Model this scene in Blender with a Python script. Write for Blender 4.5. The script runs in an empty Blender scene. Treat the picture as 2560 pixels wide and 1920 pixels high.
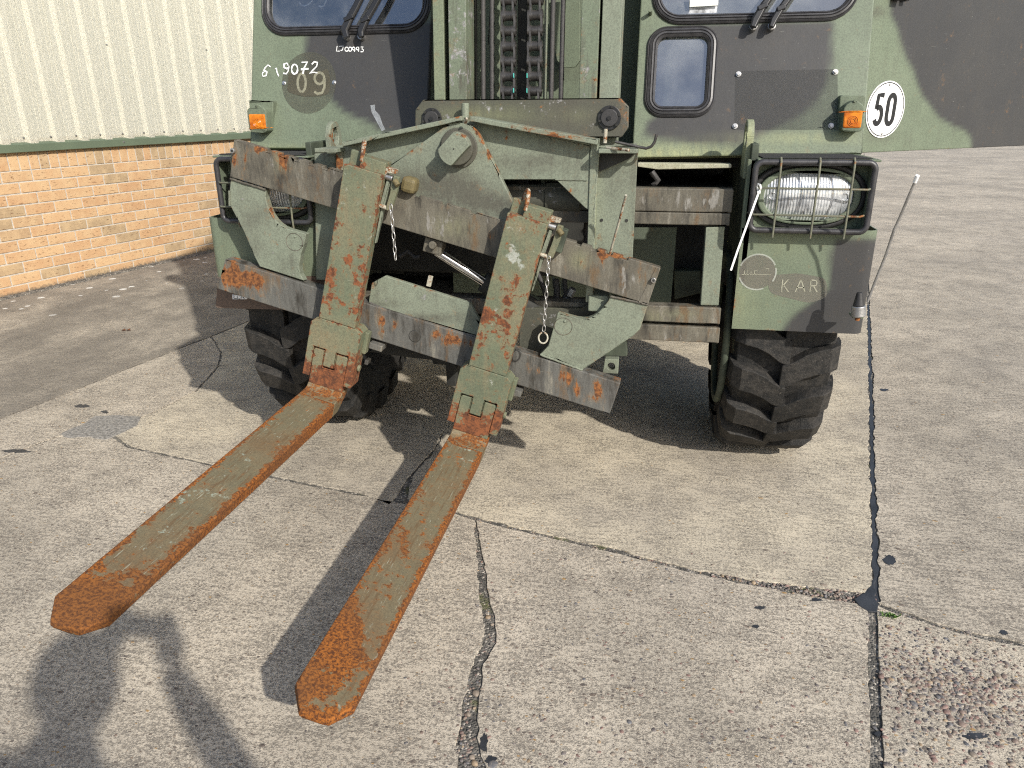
import bpy, bmesh, math, random
import numpy as np
from mathutils import Vector, Matrix
from mathutils.geometry import tessellate_polygon, delaunay_2d_cdt
R=math.radians
# ---------------------------------------------------------------- camera, world, sun
F_PX=1871.0; CAM_H=1.24
def nz(v): v=np.array(v,float); return v/np.linalg.norm(v)
_D=nz((32,4990,F_PX)); _X=np.array((10580,629,-F_PX),float); _X-=_X.dot(_D)*_D; _X=nz(_X); _Z=-_D; _Y=np.cross(_Z,_X)
ROT=np.stack([_X,_Y,_Z])            # image-direction -> world
CAM=np.array((0,0,CAM_H))
sc=bpy.context.scene
cd=bpy.data.cameras.new('camera'); cam=bpy.data.objects.new('camera',cd); sc.collection.objects.link(cam)
right=ROT[:,0]; down=ROT[:,1]; fwd=ROT[:,2]
m=Matrix.Identity(4)
for i in range(3): m[i][0]=right[i]; m[i][1]=-down[i]; m[i][2]=-fwd[i]; m[i][3]=CAM[i]
cam.matrix_world=m; cd.sensor_width=36; cd.lens=F_PX/2560*36; cd.clip_start=.05; cd.clip_end=600
sc.camera=cam
SUN=nz((1.05,-1.13,1.0))            # towards the sun
w=bpy.data.worlds.new('World'); sc.world=w; w.use_nodes=True
nt=w.node_tree; bg=nt.nodes['Background']; sky=nt.nodes.new('ShaderNodeTexSky')
sky.sky_type='NISHITA'; sky.sun_disc=False
sky.sun_elevation=math.asin(SUN[2]); sky.sun_rotation=math.atan2(SUN[0],SUN[1])
sky.air_density=1.0; sky.dust_density=1.6; sky.ozone_density=1.0
nt.links.new(sky.outputs[0],bg.inputs[0]); bg.inputs[1].default_value=.13
sd=bpy.data.lights.new('sun','SUN'); sd.energy=3.8; sd.angle=R(.9); sd.color=(1,.955,.88)
so=bpy.data.objects.new('sun',sd); sc.collection.objects.link(so); so.location=(6,-6,8)
so.rotation_euler=Vector(SUN).to_track_quat('Z','Y').to_euler()
vs=sc.view_settings; vs.view_transform='Standard'; vs.look='None'; vs.exposure=.45; vs.gamma=1
sc.render.engine='CYCLES'; sc.render.resolution_x=1024; sc.render.resolution_y=768
sc.cycles.use_denoising=False; sc.cycles.filter_width=1.15; sc.render.filter_size=1.15; sc.cycles.max_bounces=8; sc.cycles.transparent_max_bounces=12

# ---------------------------------------------------------------- pixel helpers (full photo pixels)
def ray(p): return ROT@np.array((p[0]-1280,p[1]-960,F_PX))
def U(p,y): r=ray(p); return CAM+r*(y/r[1])
def G(p,z=0): r=ray(p); return CAM+r*((z-CAM_H)/r[2])
def PL(p,o,n): r=ray(p); return CAM+r*(np.dot(np.array(o)-CAM,n)/np.dot(r,n))
def K(ox,oy,pts,s=.31646): return [(ox+a*s,oy+b*s) for a,b in pts]
def proj(v):
    q=ROT.T@(np.asarray(v).T-CAM[:,None]); return np.stack([1280+F_PX*q[0]/q[2],960+F_PX*q[1]/q[2]],1)
class Fr:                            # a frame: plane spanned by ex, ez; ey points away from the viewer
    def __init__(s,o,ex,ez): s.o=np.array(o,float); s.ex=nz(ex); s.ez=nz(ez); s.ey=np.cross(s.ez,s.ex)
    def at(s,a,b,d=0): return s.o+s.ex*a+s.ez*b+s.ey*d
    def px(s,pts,d=0):
        out=[]
        for p in pts:
            q=PL(p,s.o+s.ey*d,s.ey)-s.o; out.append((q@s.ex,q@s.ez))
        return out
def YF(y): return Fr((0,y,0),(1,0,0),(0,0,1))
PH=R(15.2)
CF=Fr(U((1145,370),2.2),(math.cos(PH),0,-math.sin(PH)),(math.sin(PH),0,math.cos(PH)))

# ---------------------------------------------------------------- materials
def mat(name):
    m=bpy.data.materials.new(name); m.use_nodes=True; return m,m.node_tree,m.node_tree.nodes['Principled BSDF']
class N:
    def __init__(s,t): s.t=t
    def n(s,ty,**k):
        nd=s.t.nodes.new(ty)
        for a,b in k.items(): setattr(nd,a,b)
        return nd
    def set(s,sock,v):
        if isinstance(v,bpy.types.NodeSocket): s.t.links.new(v,sock)
        elif v is not None:
            if isinstance(v,(tuple,list)) and len(v)==3 and sock.type=='RGBA': v=(*v,1)
            sock.default_value=v
    def co(s): 
        if not hasattr(s,'_c'): s._c=s.n('ShaderNodeTexCoord').outputs['Object']
        return s._c
    def map(s,sc=(1,1,1),rot=(0,0,0),v=None):
        nd=s.n('ShaderNodeMapping'); s.set(nd.inputs[0],v or s.co()); nd.inputs['Scale'].default_value=sc; nd.inputs['Rotation'].default_value=rot; return nd.outputs[0]
    def noise(s,scale,det=4,rough=.55,v=None,out=0,dist=0):
        nd=s.n('ShaderNodeTexNoise'); s.set(nd.inputs['Vector'],v or s.co()); nd.inputs['Scale'].default_value=scale; nd.inputs['Detail'].default_value=det; nd.inputs['Roughness'].default_value=rough; nd.inputs['Distortion'].default_value=dist; return nd.outputs[out]
    def vor(s,scale,v=None,feature='F1',rnd=1):
        nd=s.n('ShaderNodeTexVoronoi'); nd.feature=feature; s.set(nd.inputs['Vector'],v or s.co()); nd.inputs['Scale'].default_value=scale; nd.inputs['Randomness'].default_value=rnd; return nd
    def mix(s,f,a,b,mode='MIX'):
        nd=s.n('ShaderNodeMix'); nd.data_type='RGBA'; nd.blend_type=mode; s.set(nd.inputs[0],f); s.set(nd.inputs[6],a); s.set(nd.inputs[7],b); return nd.outputs[2]
    def m(s,op,a,b=0,c=None,clamp=False):
        nd=s.n('ShaderNodeMath'); nd.operation=op; nd.use_clamp=clamp; s.set(nd.inputs[0],a); s.set(nd.inputs[1],b)
        if c is not None: s.set(nd.inputs[2],c)
        return nd.outputs[0]
    def ss(s,v,a,b,lo=0,hi=1):
        nd=s.n('ShaderNodeMapRange'); nd.interpolation_type='SMOOTHSTEP'; s.set(nd.inputs[0],v); nd.inputs[1].default_value=a; nd.inputs[2].default_value=b; nd.inputs[3].default_value=lo; nd.inputs[4].default_value=hi; return nd.outputs[0]
    def attr(s,name):
        nd=s.n('ShaderNodeAttribute',attribute_name=name); sp=s.n('ShaderNodeSeparateColor'); s.t.links.new(nd.outputs['Color'],sp.inputs[0]); return sp.outputs
    def bump(s,h,st=.3,d=.002,nrm=None):
        nd=s.n('ShaderNodeBump'); nd.inputs['Strength'].default_value=st; nd.inputs['Distance'].default_value=d; s.set(nd.inputs['Height'],h)
        if nrm: s.set(nd.inputs['Normal'],nrm)
        return nd.outputs[0]
def plain(name,col,rough=.5,metal=0,var=.15,sc=30,bump=.0,spec=.5,coat=0):
    mt,t,b=mat(name); n=N(t)
    f=n.ss(n.noise(sc,5,.6),.3,.7)
    b.inputs['Base Color'].default_value=(*col,1)
    n.set(b.inputs['Base Color'],n.mix(f,tuple(c*(1-var) for c in col),tuple(min(1,c*(1+var)) for c in col)))
    b.inputs['Roughness'].default_value=rough; b.inputs['Metallic'].default_value=metal; b.inputs['Specular IOR Level'].default_value=spec
    b.inputs['Coat Weight'].default_value=coat
    if bump: n.set(b.inputs['Normal'],n.bump(n.noise(sc*6,4,.6),bump,.002))
    return mt
GREEN=(.155,.188,.130); BLACK=(.038,.037,.039)
def paint(name,base=GREEN,rust=0.,dirt=.3,scuff=.0,rough=.55,streak=.3,edge=.5,grime=(.07,.062,.05),rs=22,barecol=((.16,.155,.15),(.34,.335,.33)),rcol='mix',stretch=0,hardedge=0):
    """weathered paint; mk = (camo black, rust density, bare metal), mk2 = (yellow fade, edge nearness, dirt)"""
    mt,t,b=mat(name); n=N(t); a=n.attr('mk'); a2=n.attr('mk2')
    n1=n.noise(5,4,.6); n2=n.noise(70,4,.7); st=n.noise(9,4,.6,v=n.map((5,5,.7)))
    c=n.mix(n.ss(n1,.35,.65),tuple(x*.9 for x in base),tuple(x*1.1 for x in base))
    c=n.mix(n.m('MULTIPLY',a[0],.97),c,n.mix(n1,BLACK,tuple(x*1.5 for x in BLACK)))
    c=n.mix(n.m('MULTIPLY',a2[0],n.ss(st,.3,.6,.35,1),clamp=True),c,(.34,.36,.19))
    d=n.m('ADD',n.m('MULTIPLY',n.ss(st,.48,.75),streak),n.m('MULTIPLY',n.ss(n1,.42,.75),dirt))
    d=n.m('ADD',d,n.m('MULTIPLY',a2[2],n.ss(n2,.2,.75,.5,1.1)),clamp=True)
    c=n.mix(n.m('MULTIPLY',d,.8),c,grime)
    c=n.mix(n.m('MULTIPLY',n.ss(n.noise(13,5,.75),.50,.72),.45*min(1,dirt*1.4)),c,grime)
    if stretch: s2_=n.noise(11,5,.72,v=n.map((1.5,1,.35),(0,R(-15.2),0))); c=n.mix(n.ss(s2_,.52,.68),n.mix(n.ss(s2_,.50,.32),c,(.036,.033,.027)),(.225,.21,.17)); c=n.mix(n.m('MULTIPLY',n.ss(n.noise(8,5,.75,v=n.map((1.8,1,.5),(0,R(-15.2),0))),.53,.68),.7),c,n.mix(n2,(.10,.055,.026),(.19,.115,.05)))
    c=n.mix(n.m('MULTIPLY',n.ss(n.noise(230,2,.7),.42,.62),.28),c,(.03,.028,.024))
    c=n.mix(n.m('MULTIPLY',n.ss(n.noise(75,3,.8),.70,.74),.55),c,(.36,.36,.32))
    if hardedge:
        ls=n.noise(9,4,.75,v=n.map((11,.9,11))); c=n.mix(n.m('MULTIPLY',n.ss(ls,.50,.66),.75),c,(.115,.070,.034)); c=n.mix(n.m('MULTIPLY',n.ss(n.noise(16,3,.7,v=n.map((14,1,14))),.63,.68),.6),c,(.34,.35,.27))
    scr=n.noise(14,3,.6,v=n.map((1,1,30),(R(20),R(33),0)))
    scr=n.m('MULTIPLY',n.ss(scr,.70,.74),n.ss(n2,.45,.6))
    c=n.mix(n.m('MULTIPLY',scr,.45),c,(.42,.42,.36))
    bm=n.ss(n.m('ADD',n.noise(26,4,.75,v=n.map((1.6,1,.45),(0,R(-15.2),0)) if stretch else None),n.m('MULTIPLY',n.m('ADD',a[2],scuff),.5)),.70,.80)
    c=n.mix(bm,c,n.mix(n.ss(n2,.3,.7),*barecol))
    rn=n.noise(rs,6,.74,dist=.2,v=n.map((1,1,.38),(0,R(-15.2),0)) if stretch else None)
    rr=n.m('ADD',rn,n.m('MULTIPLY',n.m('ADD',a[1],rust),.5)); rr=n.m('ADD',rr,n.m('MULTIPLY',n.m('MULTIPLY',a2[1],n.ss(n1,.38,.62,.35,1)),.15*edge))
    rm=n.ss(rr,.70,.735); halo=n.ss(rr,.60,.72)
    if hardedge: rm=n.m('MAXIMUM',rm,n.ss(n.m('ADD',a2[1],n.m('MULTIPLY',n.m('SUBTRACT',rn,.5),2.4)),.58,.72))
    c=n.mix(n.m('MULTIPLY',halo,.35),c,(.22,.13,.06))
    rf=n.ss(n2 if not hardedge else n.noise(170,4,.75),.38,.62)
    rc={'mix':lambda:n.mix(rf,(.075,.033,.018),(.26,.105,.035)),'dark':lambda:n.mix(rf,(.085,.036,.020),(.215,.078,.032)),'orange':lambda:n.mix(n.ss(n1,.38,.62),n.mix(rf,(.070,.025,.010),(.31,.105,.018)),n.mix(rf,(.085,.034,.014),(.22,.085,.022)))}[rcol]()
    c=n.mix(rm,c,rc); n.set(b.inputs['Base Color'],c)
    n.set(b.inputs['Roughness'],n.m('ADD',n.m('MULTIPLY',rm,.3),n.m('ADD',rough,n.m('MULTIPLY',n2,.12))))
    b.inputs['Specular IOR Level'].default_value=.3
    h=n.m('ADD',n.m('MULTIPLY',rm,.6),n.m('MULTIPLY',n.noise(180,2,.6),.35)); h=n.m('ADD',h,n.m('MULTIPLY',n1,2.2))
    n.set(b.inputs['Normal'],n.bump(h,.35,.0015))
    return mt
M={}
M['paint']=paint('faded green paint')
M['cab']=paint('cab camouflage paint',dirt=.22,streak=.2,edge=.0,rough=.42)
M['frame']=paint('worn frame paint',base=(.212,.24,.18),rust=.02,dirt=.5,scuff=.06,edge=.75)
M['bar']=paint('worn carriage bar steel',base=(.142,.130,.100),rust=.0,dirt=.7,scuff=.16,edge=.5,streak=.8,grime=(.042,.038,.034),rs=26,barecol=((.17,.16,.14),(.26,.25,.225)),stretch=1)
M['lbar']=paint('lower carriage bar steel',base=(.125,.124,.112),rust=.02,dirt=.6,scuff=.08,edge=.6,streak=.7,grime=(.05,.045,.04),rs=24,barecol=((.17,.17,.165),(.24,.24,.235)),stretch=1)
M['shank']=paint('chipped fork shank paint',base=(.135,.155,.10),rust=.13,dirt=.75,scuff=.10,edge=.9,rs=36,rcol='dark',grime=(.21,.175,.105),streak=.5,barecol=((.22,.24,.19),(.36,.37,.33)))
M['blade']=paint('rusty fork blade paint',base=(.165,.142,.085),rust=.135,dirt=1.0,scuff=.10,edge=1.2,hardedge=1,rs=40,streak=.2,grime=(.15,.100,.052),barecol=((.21,.24,.19),(.33,.36,.28)),rcol='orange')
M['mast']=paint('greasy mast paint',dirt=.6,streak=.9,rust=.02,scuff=.25)
M['grease']=paint('greasy dark plate',base=(.085,.086,.066),dirt=.6,rust=.03,scuff=.2,edge=.5)
M['wire']=paint('painted guard wire',base=(.15,.155,.11),rust=.05,dirt=.3,edge=0,rs=60)
M['rusty']=paint('rusted rod',base=(.42,.40,.32),rust=.30,dirt=.1,edge=0,rs=60)
M['ochre']=paint('ochre grimy casting',base=(.16,.13,.06),rust=.1,dirt=.5,edge=0)
M['rubber']=plain('black rubber',(.028,.027,.027),.55,0,.25,20,.3)
def tyremat():
    mt,t,b=mat('dusty tyre rubber'); n=N(t); a=n.noise(7,5,.7); d=n.noise(45,5,.75)
    c=n.mix(n.ss(n.m('ADD',n.m('MULTIPLY',a,.5),n.m('MULTIPLY',d,.5)),.42,.62),(.013,.013,.0125),(.042,.038,.033)); c=n.mix(n.ss(n.noise(160,3,.7),.60,.72),c,(.09,.08,.068))
    n.set(b.inputs['Base Color'],c); b.inputs['Roughness'].default_value=.7; b.inputs['Specular IOR Level'].default_value=.35
    n.set(b.inputs['Normal'],n.bump(n.m('ADD',d,n.noise(200,3,.7)),.8,.003)); return mt
M['tyre']=tyremat()
M['seal']=plain('window rubber',(.035,.034,.036),.42,0,.3,40,.2)
M['blackplastic']=plain('black plastic',(.018,.018,.019),.38)
M['grip']=plain('black anti slip',(.03,.03,.03),.9,0,.4,300,1)
M['steel']=plain('zinc steel',(.45,.44,.42),.35,.85,.25,60,.1)
M['chrome']=plain('chrome rod',(.8,.8,.8),.12,1,.05)
M['alu']=plain('dull aluminium',(.42,.42,.42),.42,.8,.2,40,.2)
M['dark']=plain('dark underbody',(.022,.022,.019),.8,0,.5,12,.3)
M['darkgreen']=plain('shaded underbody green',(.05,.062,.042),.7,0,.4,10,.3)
M['chainm']=plain('oily chain steel',(.075,.07,.066),.42,.5,.4,50,.3)
M['hose']=plain('braided hose',(.05,.047,.045),.6,0,.3,200,.4)
M['chalk']=plain('chalk marker',(.75,.76,.74),.9,0,.15,150)
M['white']=plain('white enamel',(.80,.80,.79),.35,0,.03,8)
M['signblack']=plain('sign black',(.012,.012,.013),.4)
M['letter']=plain('faint stencil paint',(.27,.265,.20),.8,0,.3,60)
M['whiteplastic']=plain('white nylon',(.78,.78,.76),.4,0,.05)
M['turq']=plain('turquoise mark',(.05,.35,.30),.5)
M['paper']=plain('white paper',(.75,.75,.70),.8,0,.08)
M['print']=plain('printed paper',(.42,.43,.45),.7,0,.6,60)
M['blue']=plain('blue plastic',(.04,.16,.60),.4)
M['brown']=paint('brown camouflage paint',base=(.13,.09,.068),dirt=.2,edge=.1)
M['mortar']=plain('pale mortar',(.47,.43,.37),.95,0,.15,50,.5)
M['flash']=plain('green coated flashing',(.115,.145,.095),.45,0,.06,5)
M['leaf']=plain('dry leaf',(.22,.10,.05),.8)
M['weed']=plain('green weed',(.07,.14,.02),.7,0,.4,80)
M['tar']=plain('joint tar',(.032,.034,.038),.55,0,.3,14,.6)
def brickmat():
    mt,t,b=mat('buff brick'); n=N(t); oi=n.n('ShaderNodeObjectInfo')
    r=oi.outputs['Random']; base=n.mix(r,(.45,.265,.135),(.53,.345,.185)); base=n.mix(n.ss(n.m('FRACT',n.m('MULTIPLY',r,7.3)),.66,.95),base,(.35,.25,.145))
    v=n.n('ShaderNodeVectorMath'); v.operation='ADD'; s2=n.n('ShaderNodeVectorMath'); s2.operation='SCALE'; n.set(s2.inputs[0],oi.outputs['Location']); s2.inputs[3].default_value=3.7
    n.set(v.inputs[0],n.co()); n.set(v.inputs[1],s2.outputs[0]); v=v.outputs[0]
    pit=n.ss(n.noise(95,4,.6,v=n.map((.35,1,1.2),v=v)),.60,.68); var=n.noise(14,5,.6,v=v)
    c=n.mix(n.ss(var,.35,.7),base,n.mix(.5,base,(.58,.42,.24))); c=n.mix(n.m('MULTIPLY',pit,.75),c,(.16,.075,.035))
    g=n.ss(n.noise(30,4,.6,v=n.map((8,1,.6),v=v)),.66,.8); c=n.mix(n.m('MULTIPLY',g,.3),c,(.7,.62,.5))
    # splash dirt on the bottom course
    sep=n.n('ShaderNodeSeparateXYZ'); geo=n.n('ShaderNodeNewGeometry'); n.set(sep.inputs[0],geo.outputs['Position'])
    dz=n.m('ADD',sep.outputs[2],n.m('MULTIPLY',n.noise(70,5,.7,v=v),.075)); dm=n.ss(dz,.045,.075,1,0)
    c=n.mix(n.m('MULTIPLY',dm,.85),c,(.10,.088,.07))
    n.set(b.inputs['Base Color'],c); b.inputs['Roughness'].default_value=.9
    n.set(b.inputs['Normal'],n.bump(n.m('SUBTRACT',n.noise(160,5,.7,v=v),pit),.5,.0025)); return mt
M['brick']=brickmat()
def cladmat():
    mt,t,b=mat('cream coated cladding'); n=N(t)
    c=n.mix(n.noise(3,2,.5,v=n.map((6,6,.3))),(.77,.735,.60),(.81,.775,.65)); n.set(b.inputs['Base Color'],c); b.inputs['Roughness'].default_value=.5
    return mt
M['clad']=cladmat()
def concrete(name,agg=.5,stone=.35,dark=0.,lichen=0.,brush=.4,wall=False,warm=0):
    mt,t,b=mat(name); n=N(t); co=n.co()
    big=n.noise(1.1,6,.68); mid=n.noise(7,6,.75); fine=n.noise(95,4,.8); grain=n.noise(420,1,.7)
    sx_=1-.55*brush
    st=n.noise(34,4,.7,v=n.map((.45,2.6,1),(0,0,R(-12))))
    sp2=n.noise(230,3,.85,v=n.map((sx_,1.25,1),(0,0,R(-12))))
    lit=(.60,.525,.415-warm*.02); lo=(.42,.37,.295); drk=(.112,.098,.084)
    base=n.mix(n.ss(big,.36,.66),lit,lo)
    v_=n.m('ADD',n.m('MULTIPLY',fine,.38+.2*agg),n.m('MULTIPLY',sp2,.62-.2*agg))
    v_=n.m('ADD',v_,n.m('ADD',n.m('MULTIPLY',n.m('SUBTRACT',mid,.5),.22),n.m('MULTIPLY',n.m('SUBTRACT',st,.5),.12+.22*brush)))
    fl=n.ss(v_,.455-.012*agg,.60-.012*agg)
    c=n.mix(n.m('MULTIPLY',fl,.80),base,drk)  # dark flecks put the shade of small pits into the colour
    c=n.mix(n.m('MULTIPLY',n.ss(n.noise(.8,4,.6),.5,.7),.3),c,(.26,.235,.205))
    hs=[]
    for sc_,thr,pr in ((105,.36,stone),(55,.34,stone*.3)):
        wv=n.n('ShaderNodeVectorMath'); wv.operation='ADD'; ns=n.n('ShaderNodeTexNoise'); ns.inputs['Scale'].default_value=sc_*1.3; n.set(ns.inputs['Vector'],co)
        sv=n.n('ShaderNodeVectorMath'); sv.operation='SCALE'; n.set(sv.inputs[0],ns.outputs['Color']); sv.inputs[3].default_value=.45/sc_
        n.set(wv.inputs[0],co); n.set(wv.inputs[1],sv.outputs[0])
        v=n.vor(sc_,v=n.map((.8,1.25,1),v=wv.outputs[0])); sp=n.n('ShaderNodeSeparateColor'); n.set(sp.inputs[0],v.outputs['Color'])
        sz=n.m('MULTIPLY',sp.outputs[1],thr); mk=n.m('MULTIPLY',n.ss(n.m('SUBTRACT',v.outputs['Distance'],sz),-.02,.06,1,0),n.ss(sp.outputs[0],1-pr,1-pr+.02))
        mk=n.m('MULTIPLY',mk,n.ss(mid,.36,.56,.25,1))
        sc2=n.mix(sp.outputs[2],(.10,.085,.078),(.235,.165,.115)); sc2=n.mix(n.ss(n.m('FRACT',n.m('MULTIPLY',sp.outputs[0],37)),.86,.9),sc2,(.40,.24,.09))
        c=n.mix(n.m('MULTIPLY',mk,.88),c,sc2); hs.append(n.m('MULTIPLY',mk,n.m('SUBTRACT',1,n.m('MULTIPLY',v.outputs['Distance'],1.5))))
    if dark or wall:
        d=dark
        if wall:
            pass
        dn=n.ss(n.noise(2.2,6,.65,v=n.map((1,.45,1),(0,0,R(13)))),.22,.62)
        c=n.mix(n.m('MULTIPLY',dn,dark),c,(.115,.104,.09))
    if lichen:
        v=n.vor(10); sp=n.n('ShaderNodeSeparateColor'); n.set(sp.inputs[0],v.outputs['Color'])
        lm=n.m('MULTIPLY',n.ss(n.m('SUBTRACT',v.outputs['Distance'],n.m('MULTIPLY',sp.outputs[1],.26)),.0,.05,1,0),n.ss(sp.outputs[0],.42,.43))
        sx=n.n('ShaderNodeSeparateXYZ'); n.set(sx.inputs[0],co)
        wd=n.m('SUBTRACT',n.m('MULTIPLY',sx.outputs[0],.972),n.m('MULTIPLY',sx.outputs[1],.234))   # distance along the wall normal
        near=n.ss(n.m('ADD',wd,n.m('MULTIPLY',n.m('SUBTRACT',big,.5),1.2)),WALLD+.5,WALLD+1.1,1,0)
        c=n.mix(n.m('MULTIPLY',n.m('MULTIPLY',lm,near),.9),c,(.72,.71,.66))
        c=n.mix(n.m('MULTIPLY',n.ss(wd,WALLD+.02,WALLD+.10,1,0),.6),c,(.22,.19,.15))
    n.set(b.inputs['Base Color'],c); b.inputs['Roughness'].default_value=.93; b.inputs['Specular IOR Level'].default_value=.25
    h=n.m('ADD',n.m('MULTIPLY',n.m('SUBTRACT',1,fl),.55),n.m('MULTIPLY',fine,.8)); h=n.m('ADD',h,n.m('MULTIPLY',st,.5*brush)); h=n.m('ADD',h,n.m('MULTIPLY',grain,.35)); h=n.m('ADD',h,mid)
    for q in hs: h=n.m('ADD',h,n.m('MULTIPLY',q,.7))
    n.set(b.inputs['Normal'],n.bump(h,.55+.25*agg,.0032)); return mt
def gritmat():
    mt,t,b=mat('joint grit'); n=N(t)
    v=n.vor(170); sp=n.n('ShaderNodeSeparateColor'); n.set(sp.inputs[0],v.outputs['Color'])
    c=n.mix(n.ss(n.noise(20,5,.6),.4,.65),(.075,.07,.06),(.17,.155,.13)); c=n.mix(n.ss(sp.outputs[0],.86,.9),c,(.40,.36,.30)); c=n.mix(n.ss(n.noise(7,4,.6),.58,.68),c,(.11,.11,.05))
    n.set(b.inputs['Base Color'],c); b.inputs['Roughness'].default_value=.95
    n.set(b.inputs['Normal'],n.bump(n.m('SUBTRACT',1,v.outputs['Distance']),1,.004)); return mt
M['grit']=gritmat()
M['patch']=plain('grey grit patch',(.235,.22,.195),.95,0,.45,90,.8)
def glassmat(name,tint=(.9,.93,.95),refl=.10,rough=.02,dust=.0):
    mt,t,b=mat(name); n=N(t); out=t.nodes['Material Output']; t.nodes.remove(b)
    tr=n.n('ShaderNodeBsdfTransparent'); tr.inputs[0].default_value=(*tint,1)
    gl=n.n('ShaderNodeBsdfGlossy'); gl.inputs['Roughness'].default_value=rough; gl.inputs[0].default_value=(.92,.95,1,1)
    fr=n.n('ShaderNodeFresnel'); fr.inputs[0].default_value=1.5
    mx=n.n('ShaderNodeMixShader'); n.set(mx.inputs[0],n.m('ADD',n.m('MULTIPLY',fr.outputs[0],1.3),refl,clamp=True)); n.set(mx.inputs[1],tr.outputs[0]); n.set(mx.inputs[2],gl.outputs[0])
    df=n.n('ShaderNodeBsdfDiffuse'); df.inputs[0].default_value=(.62,.64,.64,1)
    m2=n.n('ShaderNodeMixShader'); sp=n.ss(n.noise(45,4,.7),.72,.76)
    n.set(m2.inputs[0],n.m('ADD',n.m('MULTIPLY',sp,.6),n.m('MULTIPLY',n.ss(n.noise(3,5,.6),.3,.8),dust),clamp=True)); n.set(m2.inputs[1],mx.outputs[0]); n.set(m2.inputs[2],df.outputs[0])
    n.set(out.inputs[0],m2.outputs[0]); return mt
M['glass']=glassmat('window glass',refl=.20,dust=.30)
def ambermat():
    mt,t,b=mat('amber lens'); n=N(t)
    c=n.mix(n.ss(n.noise(26,4,.6),.3,.7),(.42,.095,.006),(.72,.25,.015)); n.set(b.inputs['Base Color'],c); b.inputs['Roughness'].default_value=.15; b.inputs['Coat Weight'].default_value=.6
    b.inputs['Subsurface Weight'].default_value=.2; b.inputs['Subsurface Radius'].default_value=(.02,.008,.002); return mt
M['amber']=ambermat()
def lensmat():
    mt,t,b=mat('ribbed headlamp lens'); n=N(t); out=t.nodes['Material Output']
    b.inputs['Base Color'].default_value=(.8,.83,.84,1); b.inputs['Metallic'].default_value=.45; b.inputs['Roughness'].default_value=.22
    wv=n.n('ShaderNodeTexWave'); wv.bands_direction='X'; wv.inputs['Scale'].default_value=38; wv.inputs['Distortion'].default_value=.6; wv.inputs['Detail'].default_value=1; n.set(wv.inputs[0],n.co())
    big=n.noise(22,3,.6)
    c=n.mix(n.ss(big,.4,.62),(.78,.80,.81),(.42,.44,.46)); c=n.mix(n.ss(n.noise(60,3,.5,v=n.map((3,1,.4))),.58,.7),c,(.2,.2,.2)); n.set(b.inputs['Base Color'],c)
    n.set(b.inputs['Normal'],n.bump(n.m('ADD',n.m('MULTIPLY',wv.outputs['Fac'],.8),n.m('MULTIPLY',big,.8)),.5,.004)); b.inputs['Coat Weight'].default_value=.8; return mt
M['lens']=lensmat()
def decal(name,col,fac=.5,edge=0,sc=12):
    mt,t,b=mat(name); n=N(t); out=t.nodes['Material Output']; tr=n.n('ShaderNodeBsdfTransparent'); mx=n.n('ShaderNodeMixShader')
    b.inputs['Base Color'].default_value=(*col,1); b.inputs['Roughness'].default_value=.6
    n.set(mx.inputs[0],n.m('MULTIPLY',n.ss(n.noise(sc,6,.65),.25,.62,.55,1),fac)); n.set(mx.inputs[1],tr.outputs[0]); n.set(mx.inputs[2],b.outputs[0]); n.set(out.inputs[0],mx.outputs[0]); return mt
M['fade']=decal('faded marking disc',(.10,.10,.075),.32)
M['fadebrown']=decal('faded brown stencil ground',(.085,.078,.052),.7,sc=20)
M['ghost']=decal('ghost stencil',(.36,.35,.25),.6,sc=60)
M['badge']=decal('overpainted badge',(.19,.18,.145),.5)
M['ring']=decal('pale ring trace',(.50,.52,.46),.6,sc=8)
M['smear']=decal('painted glare smear',(.45,.48,.50),.5,sc=70)
M['platepatch']=decal('unfaded plate ghost',(.035,.036,.034),.2,sc=3)
# ---------------------------------------------------------------- object helpers
def tag(o,label=None,cat=None,group=None,kind=None):
    for k,v in (('label',label),('category',cat),('group',group),('kind',kind)):
        if v: o[k]=v
    return o
def root_of(o):
    while o.parent: o=o.parent
    return o
def thing(name,loc,label,cat,group=None):
    o=bpy.data.objects.new(name,None); sc.collection.objects.link(o); o.location=loc; o.empty_display_size=.1; return tag(o,label,cat,group)
def obj(name,bm,mt,parent=None,bevel=0,label=None,smooth=False,mesh=None,loc=None):
    if mesh is None:
        if parent is not None:
            l=root_of(parent).location; bmesh.ops.translate(bm,verts=bm.verts,vec=(-l[0],-l[1],-l[2]))
        me=bpy.data.meshes.new(name); bm.normal_update(); bm.to_mesh(me); bm.free()
        if smooth:
            me.shade_smooth()
            me.set_sharp_from_angle(angle=R(38))
        me.materials.append(mt if not isinstance(mt,str) else M[mt])
    else: me=mesh
    o=bpy.data.objects.new(name,me); sc.collection.objects.link(o)
    if parent is not None: o.parent=parent
    if loc is not None: o.location=loc
    if bevel:
        b=o.modifiers.new('bevel','BEVEL'); b.width=bevel; b.segments=2; b.limit_method='ANGLE'; b.angle_limit=R(40); b.use_clamp_overlap=False
    if label: o['label']=label
    return o
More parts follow.
